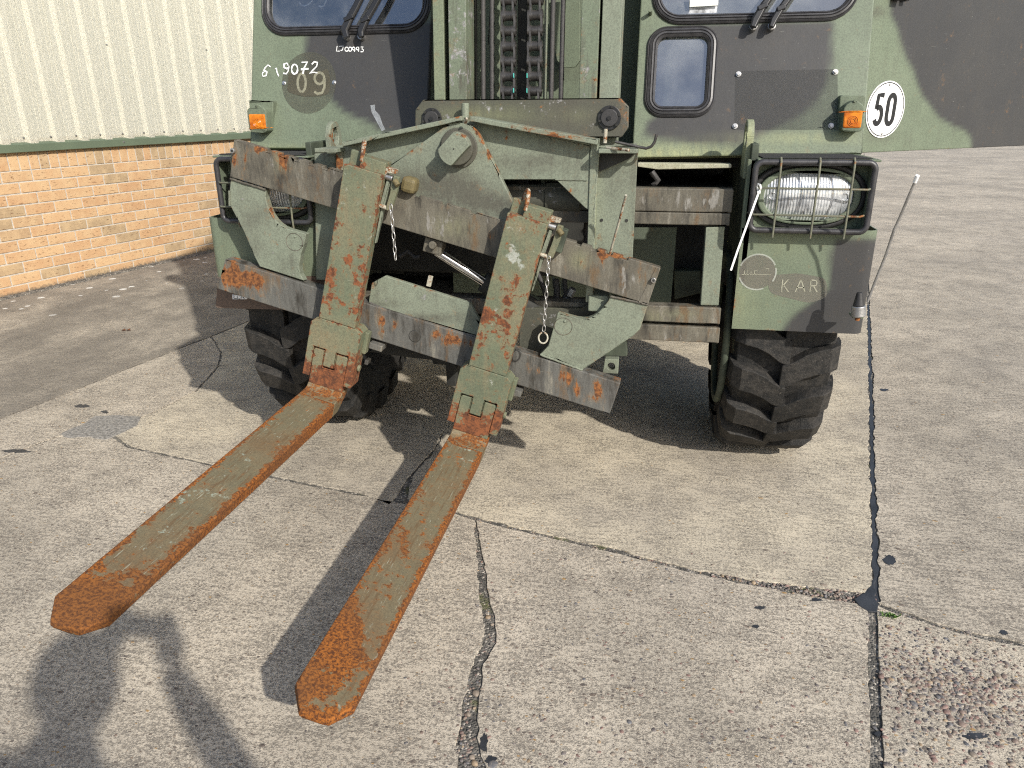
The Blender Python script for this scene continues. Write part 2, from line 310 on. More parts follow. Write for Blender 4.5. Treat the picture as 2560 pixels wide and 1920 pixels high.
def prism(pts,fr,d0,d1,holes=(),step=None,bm=None):
    bm0=bmesh.new(); loops=[list(pts)]+[list(h) for h in holes]; flat=[p for l in loops for p in l]
    tris=tessellate_polygon([[Vector((a,b,0)) for a,b in l] for l in loops])
    f=[bm0.verts.new(fr.at(a,b,d0)) for a,b in flat]; k=[bm0.verts.new(fr.at(a,b,d1)) for a,b in flat]
    for t in tris:
        try: bm0.faces.new([f[i] for i in t]); bm0.faces.new([k[i] for i in reversed(t)])
        except ValueError: pass
    i0=0
    for l in loops:
        n_=len(l)
        for i in range(n_):
            a=i0+i; b=i0+(i+1)%n_
            try: bm0.faces.new((f[a],f[b],k[b],k[a]))
            except ValueError: pass
        i0+=n_
    bmesh.ops.recalc_face_normals(bm0,faces=bm0.faces)
    if step:
        for ax,j in ((fr.ex,0),(fr.ez,1)):
            lo=min(p[j] for p in flat); hi=max(p[j] for p in flat); q=lo+step
            while q<hi-step*.3:
                bmesh.ops.bisect_plane(bm0,geom=bm0.verts[:]+bm0.edges[:]+bm0.faces[:],plane_co=fr.o+ax*q,plane_no=ax); q+=step
    if bm is None: return bm0
    merge(bm,bm0); return bm
def merge(a,b):
    me=bpy.data.meshes.new('tmp'); b.to_mesh(me); b.free(); a.from_mesh(me); bpy.data.meshes.remove(me); return a
def box(c,s,bm=None,rot=None,fr=None):
    bm=bm or bmesh.new(); mt=Matrix.Identity(4)
    if fr is not None:
        mt=Matrix([[fr.ex[i],fr.ey[i],fr.ez[i],0] for i in range(3)]+[[0,0,0,1]])
    if rot is not None: mt=mt@rot
    mt=Matrix.Translation(Vector(c))@mt@Matrix.Diagonal((*s,1)); bmesh.ops.create_cube(bm,size=1,matrix=mt); return bm
def cyl(p0,p1,r,r2=None,seg=20,bm=None):
    bm=bm or bmesh.new(); p0=Vector(p0); p1=Vector(p1); d=p1-p0
    mt=Matrix.Translation((p0+p1)/2)@d.to_track_quat('Z','Y').to_matrix().to_4x4()
    bmesh.ops.create_cone(bm,cap_ends=True,segments=seg,radius1=r,radius2=r if r2 is None else r2,depth=d.length,matrix=mt); return bm
def sphere(c,r,bm=None,scale=(1,1,1),seg=12):
    bm=bm or bmesh.new(); bmesh.ops.create_uvsphere(bm,u_segments=seg,v_segments=seg//2+1,radius=r,matrix=Matrix.Translation(Vector(c))@Matrix.Diagonal((*scale,1))); return bm
def sweep(path,prof,closed=False,bm=None,up=None,cap=True):
    """prof: radius (round) or list of (side, up) points, swept along path"""
    bm=bm or bmesh.new(); P=[Vector(p) for p in path]; n_=len(P)
    if isinstance(prof,(int,float)): prof=[(prof*math.cos(a*math.tau/10),prof*math.sin(a*math.tau/10)) for a in range(10)]
    T=[]
    for i in range(n_):
        a=P[i-1] if (i or closed) else P[i]; b=P[(i+1)%n_] if (i<n_-1 or closed) else P[i]; T.append((b-a).normalized())
    u=Vector(up) if up is not None else (Vector((0,0,1)) if abs(T[0].z)<.9 else Vector((0,1,0)))
    rings=[]
    for i in range(n_):
        s=T[i].cross(u)
        if s.length<1e-4: s=T[i].orthogonal()
        s.normalize(); uu=s.cross(T[i]).normalized()
        if up is None: u=uu
        rings.append([bm.verts.new(P[i]+s*a+uu*b) for a,b in prof])
    k=len(prof)
    for i in range(n_ if closed else n_-1):
        A=rings[i]; B=rings[(i+1)%n_]
        for j in range(k): bm.faces.new((A[j],A[(j+1)%k],B[(j+1)%k],B[j]))
    if cap and not closed:
        bm.faces.new(rings[0][::-1]); bm.faces.new(rings[-1])
    bmesh.ops.recalc_face_normals(bm,faces=bm.faces); return bm
def rrect(x0,z0,x1,z1,r,seg=6):
    pts=[]
    for cx,cz,a0 in ((x1-r,z1-r,0),(x0+r,z1-r,90),(x0+r,z0+r,180),(x1-r,z0+r,270)):
        for i in range(seg+1): a=R(a0+90*i/seg); pts.append((cx+r*math.cos(a),cz+r*math.sin(a)))
    return pts
def rpoly(pts,r,seg=5):
    """round the corners of a polygon"""
    out=[]; n_=len(pts)
    for i in range(n_):
        p=Vector(pts[i]); a=Vector(pts[i-1])-p; b=Vector(pts[(i+1)%n_])-p; rr=min(r,a.length*.45,b.length*.45)
        a=p+a.normalized()*rr; b=p+b.normalized()*rr
        for k in range(seg+1):
            t=k/seg; out.append(tuple(a*(1-t)**2+p*2*t*(1-t)+b*t*t))
    return out
def ell(cx,cz,rx,rz,n_=28,e=1.0):
    o=[]
    for i in range(n_):
        a=i*math.tau/n_; c,s=math.cos(a),math.sin(a); o.append((cx+rx*math.copysign(abs(c)**e,c),cz+rz*math.copysign(abs(s)**e,s)))
    return o
def ribbon(strokes,fr,wd,d=-.001,bm=None,jit=0,th=.0002):
    """flat strokes (lists of (a,b) in the frame) as thin raised ribbons"""
    bm=bm or bmesh.new(); rg=random.Random(4)
    for s in strokes:
        P=[np.array(p,float) for p in s]; L=[];Rr=[]
        for i,p in enumerate(P):
            t=(P[min(i+1,len(P)-1)]-P[max(i-1,0)]); t/=np.linalg.norm(t)+1e-9; nn=np.array((-t[1],t[0])); ww=wd*.5*(1+rg.uniform(-jit,jit))
            L.append(bm.verts.new(fr.at(*(p+nn*ww),d))); Rr.append(bm.verts.new(fr.at(*(p-nn*ww),d)))
        for i in range(len(P)-1): bm.faces.new((L[i],L[i+1],Rr[i+1],Rr[i]))
    for f_ in bm.faces:
        f_.normal_update()
        if f_.normal.dot(Vector(fr.ey))>0: f_.normal_flip()
    return bm
def arc(cx,cz,rx,rz,a0,a1,n_=10): return [(cx+rx*math.cos(R(a0+(a1-a0)*i/n_)),cz+rz*math.sin(R(a0+(a1-a0)*i/n_))) for i in range(n_+1)]
def sdf(P,poly):
    """signed distance (inside positive) of points P to a polygon, pixels"""
    A=np.array(poly,float); B=np.roll(A,-1,0); d=np.full(len(P),1e9); ins=np.zeros(len(P),bool)
    for a,b in zip(A,B):
        ab=b-a; t=np.clip(((P-a)@ab)/(ab@ab+1e-9),0,1); q=P-(a+t[:,None]*ab); d=np.minimum(d,np.hypot(q[:,0],q[:,1]))
        c=((a[1]>P[:,1])!=(b[1]>P[:,1])); x=(b[0]-a[0])*(P[:,1]-a[1])/(b[1]-a[1]+1e-12)+a[0]; ins^=(c&(P[:,0]<x))
    return np.where(ins,d,-d)
def mark(o,camo=(),soft=9,rust=(),bare=(),yel=(),dirt=(),edge=None,edgew=.012,base=(0,0,0)):
    """bake weathering masks into the mesh: blobs are (px,py,rx,ry,strength); camo: polygons; edge: (outline loops, frame)"""
    me=o.data; nv=len(me.vertices); v=np.empty(nv*3); me.vertices.foreach_get('co',v); v=v.reshape(-1,3)
    l=root_of(o).location; W=v+np.array((l[0],l[1],l[2])); P=proj(W)
    def blobs(bl):
        s=np.zeros(nv)
        for bx,by,rx,ry,k in bl: s+=k*np.exp(-(((P[:,0]-bx)/rx)**2+((P[:,1]-by)/ry)**2))
        return s
    cm=np.zeros(nv)
    for pg in camo:
        x=np.clip(sdf(P,pg)/soft*.5+.5,0,1); cm=np.maximum(cm,x*x*(3-2*x))
    mk=np.zeros((nv,4)); mk[:,0]=cm; mk[:,1]=blobs(rust)+base[0]; mk[:,2]=blobs(bare)+base[1]; mk[:,3]=1
    m2=np.zeros((nv,4)); m2[:,0]=blobs(yel); m2[:,2]=blobs(dirt)+base[2]; m2[:,3]=1
    if edge:
        loops,fr=edge; q=W-fr.o; Q=np.stack([q@fr.ex,q@fr.ez],1); d=np.full(nv,1e9)
        for lp in loops: d=np.minimum(d,np.abs(sdf(Q,lp)))
        m2[:,1]=np.exp(-(d/edgew)**2)
    for nm,arr in (('mk',mk),('mk2',m2)):
        a=me.attributes.new(nm,'FLOAT_COLOR','POINT'); a.data.foreach_set('color',arr.astype(np.float32).ravel())
def plate(name,pts,fr,d0,d1,mt,parent,step=.014,bevel=.0012,holes=(),label=None,edgew=.012,**k):
    bm=prism(pts,fr,d0,d1,holes,step); o=obj(name,bm,mt,parent,bevel,label); mark(o,edge=([pts]+list(holes),fr),edgew=edgew,**k); return o
def bolt(c,n_,r,h,parent,mt='steel',name='bolt'):
    c=Vector(c); n_=Vector(n_).normalized(); bm=cyl(c,c+n_*h*.35,r*1.45,seg=16); cyl(c+n_*h*.3,c+n_*h,r,seg=6,bm=bm); return obj(name,bm,mt,parent,.0004)

# ---------------------------------------------------------------- setting: ground
wa=G((0,748)); wb=G((540,625)); WD=nz(wb-wa); WN0=np.cross(WD,(0,0,1))   # along the wall, and its outward normal
if WN0@(CAM-wa)<0: WN0=-WN0
WALLD=float(wa[0]*.972-wa[1]*.234)
M['c_fine']=concrete('smooth tamped concrete',agg=.2,stone=.10,brush=.6,warm=1)
M['c_coarse']=concrete('worn concrete with aggregate',agg=.6,stone=.55,brush=.2)
M['c_left']=concrete('worn grey concrete',agg=.6,stone=.40,brush=.4,dark=.08)
M['c_far']=concrete('grey brushed concrete',agg=.5,stone=.25,brush=.8,dark=.08)
M['c_peb']=concrete('concrete with exposed pebbles',agg=.3,stone=.85,brush=.0,warm=.3)
M['c_wall']=concrete('dirty concrete with lichen spots',agg=.5,stone=.1,brush=.6,dark=.68,lichen=1)
rnd=random.Random(7)
gbm=bmesh.new(); bmesh.ops.create_grid(gbm,x_segments=2,y_segments=2,size=150,matrix=Matrix.Translation((0,40,-.0045)))
ground=obj('ground',gbm,'grit'); tag(ground,kind='structure')
def g2(p): q=G(p); return (q[0],q[1])
def jag(a,b,amp,step=.02,seed=0):
    rg=random.Random(seed); a=np.array(a);b=np.array(b); L=np.linalg.norm(b-a); n_=max(1,int(L/step)); n_=min(n_,160); t=(b-a)/(L+1e-9); nn=np.array((-t[1],t[0])); out=[]; o=0
    for i in range(n_):
        o=o*.6+rg.uniform(-amp,amp); out.append(tuple(a+(b-a)*i/n_+nn*(o if i else 0)))
    return out
def off(line,d):
    P=[np.array(p,float) for p in line]; out=[]
    for i,p in enumerate(P):
        t=P[min(i+1,len(P)-1)]-P[max(i-1,0)]; t/=np.linalg.norm(t); out.append(tuple(p+np.array((-t[1],t[0]))*(d if not callable(d) else d(i))))
    return out
a_=np.array(g2((2171,760))); b_=np.array(g2((2205,1901))); t_=(a_-b_)/np.linalg.norm(a_-b_)
JP=np.array(g2((2190,1508)))          # the four-way junction
J1far=[tuple(JP),tuple(a_*.5+b_*.5 if False else JP+(a_-JP)*.33),tuple(JP+(a_-JP)*.66),tuple(a_),tuple(a_+t_*110)]
J1near=[tuple(JP),tuple(JP+(b_-JP)*.5),tuple(b_),tuple(b_-t_*4)]
J2=[g2(p) for p in ((265,1078),(324,1117),(509,1157),(683,1192),(900,1235),(1140,1281),(1281,1319),(1425,1351),(1570,1384),(1697,1416),(1878,1455),(2030,1482))]+[tuple(JP)]
d2=np.array(g2((2560,1612)))-JP
J2r=[tuple(JP),g2((2340,1562)),g2((2440,1588)),g2((2560,1612)),tuple(JP+d2*20)]
J3=[g2(p) for p in ((1188,1300),(1190,1324),(1201,1400),(1206,1470),(1222,1541),(1222,1606),(1190,1671),(1184,1725),(1174,1780),(1166,1845),(1176,1915),(1180,2050),(1180,2400))]
K0=g2((265,1078)); KC=g2((528,841))
C2=[K0]+[g2(p) for p in ((373,1035),(452,997),(490,978),(547,915),(553,880))]+[KC]
C1l=[KC]+[g2(p) for p in ((427,879),(300,929),(150,990),(0,1047))]; e=np.array(C1l[-1])-np.array(KC); C1l.append(tuple(np.array(KC)+e*6))
C1r=[KC,g2((629,800))]; e=np.array(C1r[-1])-np.array(KC); C1r.append(tuple(np.array(KC)+e/np.linalg.norm(e)*30))
C3=[K0,g2((140,1092)),g2((0,1146))]; e=np.array(C3[-1])-np.array(K0); C3.append(tuple(np.array(K0)+e*7))
def ring(*segs):
    """segs: polylines (already offset); jagged and joined"""
    out=[]
    for si,(ln,amp,sd) in enumerate(segs):
        for i in range(len(ln)-1):
            out+=jag(ln[i],ln[i+1],amp,.018 if np.linalg.norm(np.array(ln[i]))<6 else .3,sd*100+i)
        out.append(ln[-1])
    return out
GF=Fr((0,0,0),(1,0,0),(0,1,0))        # ey = +-z
def slab(pts,mt,label=None,d0=0,d1=-.03):
    s=1 if GF.ey[2]>0 else -1
    vs,_,fs,*_r=delaunay_2d_cdt([Vector(p) for p in pts],[],[list(range(len(pts)))],1,1e-6)
    bm=bmesh.new(); V=[bm.verts.new((v.x,v.y,d0)) for v in vs]
    for f in fs:
        try: bm.faces.new([V[i] for i in f])
        except ValueError: pass
    for f in bm.faces: f.normal_update(); 
    for f in bm.faces:
        if f.normal.z<0: f.normal_flip()
    e=[q for q in bm.edges if q.is_boundary]; r_=bmesh.ops.extrude_edge_only(bm,edges=e); nv=[v for v in r_['geom'] if isinstance(v,bmesh.types.BMVert)]
    bmesh.ops.translate(bm,verts=nv,vec=(0,0,d1-d0)); bmesh.ops.recalc_face_normals(bm,faces=bm.faces)
    if sum(f.normal.z for f in bm.faces)<0: bmesh.ops.reverse_faces(bm,faces=bm.faces)
    return obj('slab',bm,mt,ground,.0012,label)
rv=lambda l:l[::-1]
FAR=110
# right-far slab (behind the junction, right of the long joint)
slab(ring((off(J1far,-.010),.0045,1),([(FAR,FAR),(FAR,-2)],0,0),(rv(off(J2r,.010)),.003,2)),'c_far',label='grey brushed slab right of the truck')
slab(ring((off(J1near,.003),.0015,3),([(FAR,-8),(FAR,-2.5)],0,0),(rv(off(J2r,-.008)),.003,4)),'c_peb',label='slab with exposed pebbles')
# bottom middle and bottom left
w3=lambda i:[.003,.005,.009,.012,.016,.018,.014,.016,.018,.022,.030,.03,.03][i]
i3=5
slab(ring((off(J2[i3+1:],lambda i:-.010-.0012*i),.003,5),(off(J1near,-.022),.003,6),(rv(off(J3,lambda i:w3(i))),.004,7)),'c_coarse',label='slab with worn aggregate between crack and long joint')
slab(ring((off(J3,lambda i:-w3(i)*.9),.004,8),([(-9,-6),tuple(off(C3,.006)[-1])],0,0),(rv(off(C3,.006)),.003,9),(off(J2[:i3+1],-.009),.002,10)),'c_left',label='slab under the fork tips')
# centre slab, with a spur crack
sp_=[g2(p) for p in ((1000,1262),(1015,1212),(1044,1170),(1087,1123),(1118,1062),(1150,1000))]
J2a=[p for p in J2[:5]]+[sp_[0]]; J2b=[sp_[0]]+J2[5:]
wsp=lambda i:[.035,.012,.004,.003,.002,.0006][i]
spL=off(sp_,wsp); spR=off(sp_,lambda i:-wsp(i))
A=off(J2a,.007)[:-1]+spL; B=rv(spR)+off(J2b,lambda i:.008 if i<6 else [.012,.030,.046,.036,.020,.012][min(i-6,5)])[1:]
slab(ring((A,.003,11),(B,.005,12),(off(J1far,.010),.0045,13),([tuple(off(C1r,-.006)[-1])],0,0),(rv(off(C1r,-.006)),.002,14),(rv(off(C2,-.005)),.003,15)),'c_fine',label='smooth pale slab under the front wheels')
slab(ring((off(C1l,.006),.003,16),(rv(off(C3,-.006)),.003,17),(off(C2,.005),.003,18)),'c_left',label='narrow grey slab between two cracks')
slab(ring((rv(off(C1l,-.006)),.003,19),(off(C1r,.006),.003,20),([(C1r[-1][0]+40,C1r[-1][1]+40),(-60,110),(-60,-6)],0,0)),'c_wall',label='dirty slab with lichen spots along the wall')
# tar in the long joint
tarl=[tuple(JP+(a_-JP)*i/14) for i in range(15)]
tb=prism(ring((off(tarl,.0075),.004,31),(rv(off(tarl,-.0085)),.004,32)),GF,-.003*GF.ey[2],-.012*GF.ey[2]); o=obj('joint_tar',tb,'tar',ground,.002); o['kind']='stuff'
blob=[g2(p) for p in ((2182,1440),(2195,1440),(2197,1480),(2202,1520),(2198,1540),(2170,1538),(2140,1520),(2125,1500),(2145,1487),(2168,1468))]
blob=[tuple((np.array(q)-np.mean(blob,0))*.8+np.mean(blob,0)) for q in blob]
tb=prism(ring((blob+[blob[0]],.006,33))[:-1],GF,.0015*GF.ey[2],-.012*GF.ey[2]); o=obj('joint_tar',tb,'tar',ground,.002); o['kind']='stuff'
gl=[tuple(JP+(b_-JP)*i/20) for i in range(0,26)]
tb=prism(ring((off(gl,-.007),.003,41),(rv(off(gl,-.024)),.002,42)),GF,-.003*GF.ey[2],-.012*GF.ey[2]); o=obj('joint_grit',tb,'grit',ground,.002); o['kind']='stuff'
pq=[g2(p) for p in ((205,1062),(240,1040),(300,1038),(352,1042),(345,1062),(300,1085),(262,1100),(225,1092),(170,1095),(150,1085))]
tb=prism(ring((pq+[pq[0]],.004,43))[:-1],GF,.0015*GF.ey[2],-.012*GF.ey[2]); o=obj('joint_patch',tb,'patch',ground,.002); o['kind']='stuff'
tb=bmesh.new()
for cx,cy,rx,ry in ((2440,1840,30,9),(2225,1400,16,12),(2510,1582,10,6),(1900,1520,14,4),(1890,1567,9,4),(2210,975,12,3),(2195,1835,8,6),(2040,1500,14,4),(1210,1860,10,24),(1228,1900,14,12),(205,1015,18,4),(40,1128,36,4),(262,1030,8,4)):
    if rx==0: continue
    q=[g2((cx+rx*(1+rnd.uniform(-.35,.3))*math.cos(a*math.tau/22),cy+ry*(1+rnd.uniform(-.35,.3))*math.sin(a*math.tau/22))) for a in range(22)]
    prism(q,GF,.0012*GF.ey[2],-.004*GF.ey[2],bm=tb)
o=obj('tar_spots',tb,'tar',ground); o['kind']='stuff'
# loose and embedded pebbles (geometry, one mesh)
def stones(name,pts,label=None,cols=None):
    base=bmesh.new(); bmesh.ops.create_icosphere(base,subdivisions=2,radius=1); bv=np.array([v.co[:] for v in base.verts]); bf=[[v.index for v in f.verts] for f in base.faces]; base.free()
    V=[];Fc=[];Cc=[]; rg=np.random.RandomState(3)
    for (x,y,z,r) in pts:
        s=np.array((rg.uniform(.8,1.35),rg.uniform(.6,1),rg.uniform(.4,.65)))*r; a=rg.uniform(0,6.28); q=bv*s*(1+.12*np.sin(bv[:,[1,2,0]]*3+rg.uniform(0,6)))
        c,sn=math.cos(a),math.sin(a); q=np.stack([q[:,0]*c-q[:,1]*sn,q[:,0]*sn+q[:,1]*c,q[:,2]],1)+(x,y,z); k=len(V)*len(bv); V.append(q); Fc+= [[i+k for i in f] for f in bf]
        col=[(.17,.12,.095),(.11,.095,.09),(.23,.185,.14),(.28,.20,.12),(.10,.10,.105),(.32,.28,.23),(.19,.115,.095)][rg.choice(7,p=[.24,.2,.16,.07,.12,.08,.13])]; j=rg.uniform(.8,1.2); Cc+=[(*[c_*j for c_ in col],1)]*len(bv)
    me=bpy.data.meshes.new(name); me.from_pydata([tuple(v) for v in np.concatenate(V)],[],Fc); me.shade_smooth()
    at=me.attributes.new('col','FLOAT_COLOR','POINT'); at.data.foreach_set('color',np.array(Cc,np.float32).ravel())
    me.materials.append(M['pebble']); return obj(name,None,None,ground,mesh=me)
def pebmat():
    mt,t,b=mat('pebble'); n=N(t); a=n.n('ShaderNodeAttribute',attribute_name='col'); c=n.mix(n.ss(n.noise(200,4,.6),.4,.7),a.outputs['Color'],n.mix(.5,a.outputs['Color'],(.3,.25,.2))); n.set(b.inputs['Base Color'],c); b.inputs['Roughness'].default_value=.6; return mt
M['pebble']=pebmat()
ps=[]
rg=random.Random(11)
for i in range(5200):      # exposed aggregate in the bottom right slab
    p=(rg.uniform(2200,2600),rg.uniform(1530,1990)); 
    dens=math.exp(-((p[0]-2400)/170)**2-((p[1]-1720-(p[0]-2400)*.35)/75)**2)+.16
    if p[1]<1545+(p[0]-2200)*.22: continue
    if rg.random()<dens: q=G(p); r_=rg.uniform(.002,.0055)*(1.5 if rg.random()<.22 else 1); ps.append((q[0],q[1],-.0006,r_))
for i in range(1300):       # sparse pebbles in the bottom slabs
    p=(rg.uniform(1000,2190),rg.uniform(1380,1990)); q=G(p)
    if rg.random()<.25+.75*(p[1]-1380)/600: ps.append((q[0],q[1],-.0014,rg.uniform(.002,.0058)))
for i in range(420):
    p=(rg.uniform(-50,1150),rg.uniform(1500,1990)); q=G(p); ps.append((q[0],q[1],-.0014,rg.uniform(.0018,.0042)))
o=stones('embedded_pebbles',ps); o['kind']='stuff'
ps=[]
for ln,wd,n_,dz in ((J3,.022,230,-.012),(J2[4:],.008,150,-.010),(J1near,.008,90,-.010),(J2r[:4],.008,50,-.01)):
    for i in range(n_):
        k=rg.randrange(len(ln)-1); a=np.array(ln[k]);b=np.array(ln[k+1]); L=np.linalg.norm(b-a)
        if L>1: b=a+(b-a)/L
        q=a+(b-a)*rg.random()+np.array((rg.gauss(0,wd*.4),rg.gauss(0,wd*.4))); ps.append((q[0],q[1],-.0050,rg.uniform(.0012,.0042)))
for px_,py_,r_ in ((1884,1454,.013),(1912,1447,.009),(1935,1446,.009),(1927,1467,.006),(1940,1470,.006),(1170,1782,.012),(1190,1730,.012),(1220,1540,.012),(1230,1876,.012),(1232,1910,.018),(1180,1890,.011),(1186,1905,.013),(1215,1900,.010),(2060,1462,.015),(2152,1482,.006),(2175,1518,.007),(2170,1536,.01),(2420,1576,.012),(2460,1578,.008)):
    q=G((px_,py_)); ps.append((q[0],q[1],-.004,r_*.75))
for i in range(330):
    p=(rg.uniform(1780,2190),0); q_=G((p[0],1436+(p[0]-1800)*.17+rg.gauss(0,11))); ps.append((q_[0],q_[1],-.003,rg.uniform(.0015,.006)))
o=stones('loose_pebbles',ps); o['kind']='stuff'
# weed at the junction
wbm=bmesh.new(); q0=G((2222,1541))
for i in range(46):
    c=q0+np.array((rg.gauss(0,.013),rg.gauss(0,.004),0)); a=rg.uniform(0,6.28); l=rg.uniform(.004,.010); dx,dy=math.cos(a)*l,math.sin(a)*l
    v=[wbm.verts.new(c+np.array(t)) for t in ((0,0,-.003),(dx*.5-dy*.3,dy*.5+dx*.3,.004),(dx,dy,.006),(dx*.5+dy*.3,dy*.5-dx*.3,.004))]; wbm.faces.new(v)
tag(obj('weed',wbm,'weed'),'tiny green weed growing at the crossing of the concrete joints','weed')
lbm=bmesh.new(); q0=G((314,828))
for k,(dx,dy) in enumerate(((-.012,.0),(.014,.008))):
    v=[lbm.verts.new(q0+np.array(t)) for t in ((dx-.014,dy-.004,.004),(dx,dy-.012,.010),(dx+.016,dy,.005),(dx+.002,dy+.010,.013))]; lbm.faces.new(v)
bmesh.ops.solidify(lbm,geom=lbm.faces[:],thickness=.001)
tag(obj('leaf',lbm,'leaf'),'curled brown dry leaf on the dirty slab near the brick wall','leaf')

# ---------------------------------------------------------------- setting: building
bw=thing('warehouse_wall',tuple(wa),'warehouse wall of buff brick below cream ribbed metal cladding','wall')
WU=nz((1395-1280,5950-960,F_PX)); WU=-(ROT@WU); WU=nz(WU-(WU@WD)*WD*0)         # the wall's own upright
WF=Fr(wa,WD,WU); 
if WF.ey@(wa-CAM)<0: print('wall frame flipped')
WF.ex=nz(WD); WF.ey=nz(np.cross(WU,WD)); WF.ez=WU
def wpx(p): r=ray(p); q=CAM+r*(np.dot(wa-CAM,WF.ey)/np.dot(r,WF.ey))-wa; b=(q@WU-(q@WD)*(WU@WD))/(1-(WU@WD)**2); a=q@WD-b*(WU@WD); return a,b
WAT=lambda a,b,d=0: wa+WD*a+WU*b+WF.ey*d
z0=wpx((0,723))[1]; z1=wpx((0,430.8))[1]; cp=(z1-z0)/10
s0=wpx((2.5,441))[0]; s1=wpx((501,385))[0]; bp=(s1-s0)/8
mb=bmesh.new()
for a0,a1,b0,b1 in ((-4,14,-.1,z1+.21),):
    vs_=[mb.verts.new(WAT(a,b,d)) for d in (.0045,.1) for a,b in ((a0,b0),(a1,b0),(a1,b1),(a0,b1))]
    for f in ((0,1,2,3),(7,6,5,4),(0,4,5,1),(1,5,6,2),(2,6,7,3),(3,7,4,0)): mb.faces.new([vs_[i] for i in f])
bmesh.ops.recalc_face_normals(mb,faces=mb.faces); obj('mortar_bed',mb,'mortar',bw)
def brickmesh(nm,l,h):
    bm=bmesh.new(); bmesh.ops.create_cube(bm,size=1,matrix=Matrix.Diagonal((l,.05,h,1)))
    bmesh.ops.bevel(bm,geom=bm.edges[:],offset=.0022,segments=1,affect='EDGES')
    me=bpy.data.meshes.new(nm); bm.to_mesh(me); bm.free(); me.materials.append(M['brick']); return me
jt=.0095; bl=brickmesh('brick',bp-jt,cp-jt); bs=brickmesh('brick_soldier',bp/3-jt,.212)
rotm=Matrix([[WF.ex[i],WF.ey[i],WF.ez[i]] for i in range(3)]).to_euler()
far=bmesh.new(); nb=0
for row in range(-1,10):
    zc=z0+(row+.5)*cp; ph_=(0 if (9-row)%2==0 else .5)
    for k in range(-18,40):
        a=s0+(k+ph_+.5)*bp; c=WAT(a,zc,.025+rnd.uniform(-.0012,.0012))
        if -.35<a<3.9: o=obj('brick',None,None,bw,mesh=bl,loc=tuple(c-wa)); o.rotation_euler=rotm; nb+=1
        else: box(c,(bp-jt,.05,cp-jt),bm=far,fr=WF)
for k in range(-54,120):
    a=s0+(k+.5)*bp/3; c=WAT(a,z1+.106+.003,.025)
    if -.15<a<3.4: o=obj('brick',None,None,bw,mesh=bs,loc=tuple(c-wa)); o.rotation_euler=rotm; nb+=1
    else: box(c,(bp/3-jt,.05,.212),bm=far,fr=WF)
o=obj('distant_bricks',far,'brick',bw); o['kind']='stuff'
print('bricks',nb,'pitch',bp,cp)
# flashing
fz=wpx((0,383))[1]; fzt=wpx((0,364))[1]; dfl=-.035
fb=bmesh.new(); pr=[(.02,fzt+.03),(dfl+.004,fzt+.006),(dfl,fzt),(dfl,fz),(dfl+.012,fz-.004),(.02,fz+.008)]
A_=[fb.verts.new(WAT(-4,b,d)) for d,b in pr]; B_=[fb.verts.new(WAT(14,b,d)) for d,b in pr]
for i in range(len(pr)): j=(i+1)%len(pr); fb.faces.new((A_[i],B_[i],B_[j],A_[j]))
bmesh.ops.recalc_face_normals(fb,faces=fb.faces); obj('flashing',fb,'flash',bw,.001)
# ribbed sheets
cb0=wpx((0,366))[1]+.002; ra=[wpx((x_,y_))[0] for x_,y_ in ((121.8,345),(184.5,327),(301.4,312),(540,304))]
rp=(ra[3]-ra[2])/4 if False else (wpx((540,304))[0]-wpx((121.8,326))[0])/8
r0=wpx((121.8,326))[0]
def sheet(k0,n_):
    bm=bmesh.new(); pr=[]
    for k in range(k0,k0+n_):
        b=r0+k*rp
        pr+=[(b,.0),(b+.028,-.020),(b+.030,-.020),(b+.030+.022,-.020),(b+.055,-.0190),(b+.058,-.020),(b+.082,-.020),(b+.094,0),(b+.12,0),(b+.123,-.002),(b+.126,0),(b+.15,0),(b+.153,-.002),(b+.156,0)]
    pr.append((r0+(k0+n_)*rp+.004,-.0)); 
    lo=[bm.verts.new(WAT(a,cb0,d-.012)) for a,d in pr]; hi=[bm.verts.new(WAT(a,4.2,d-.012)) for a,d in pr]
    for i in range(len(pr)-1): bm.faces.new((lo[i],lo[i+1],hi[i+1],hi[i]))
    bmesh.ops.solidify(bm,geom=bm.faces[:],thickness=.0012); bmesh.ops.recalc_face_normals(bm,faces=bm.faces)
    return obj('cladding_sheet',bm,'clad',bw)
for k in range(-20,60,5): sheet(k,5)
scr=cyl((0,0,0),(0,-.003,0),.0075,seg=12); cyl((0,-.003,0),(0,-.008,0),.0045,seg=6,bm=scr)
sme=bpy.data.meshes.new('screw'); scr.to_mesh(sme); scr.free(); sme.materials.append(M['steel'])
eul=rotm
for k in range(-1,16):
    o=obj('screw',None,None,bw,mesh=sme,loc=tuple(WAT(r0+k*rp-.006,cb0+.045,-.013)-wa)); o.rotation_euler=eul
for (x_,y_) in ((263,112),(513,125)):
    a,b=wpx((x_,y_)); o=obj('screw',None,None,bw,mesh=sme,loc=tuple(WAT(a,b,-.013)-wa)); o.rotation_euler=eul
a,b=wpx((301,355)); o=obj('screw',None,None,bw,mesh=sme,loc=tuple(WAT(a,b,dfl)-wa)); o.rotation_euler=eul
# kerb strip at the wall foot
kb=bmesh.new()
for a in range(-20,70):
    pass
pts=[(0,0),(-.055,0),(-.05,.006),(0,.012)]
A_=[kb.verts.new(WAT(-4,b-.0,d+.004)) for d,b in pts]; B_=[kb.verts.new(WAT(14,b,d+.004)) for d,b in pts]
for i in range(4): j=(i+1)%4; kb.faces.new((A_[i],B_[i],B_[j],A_[j]))
bmesh.ops.recalc_face_normals(kb,faces=kb.faces); obj('mortar_fillet',kb,'grit',bw)

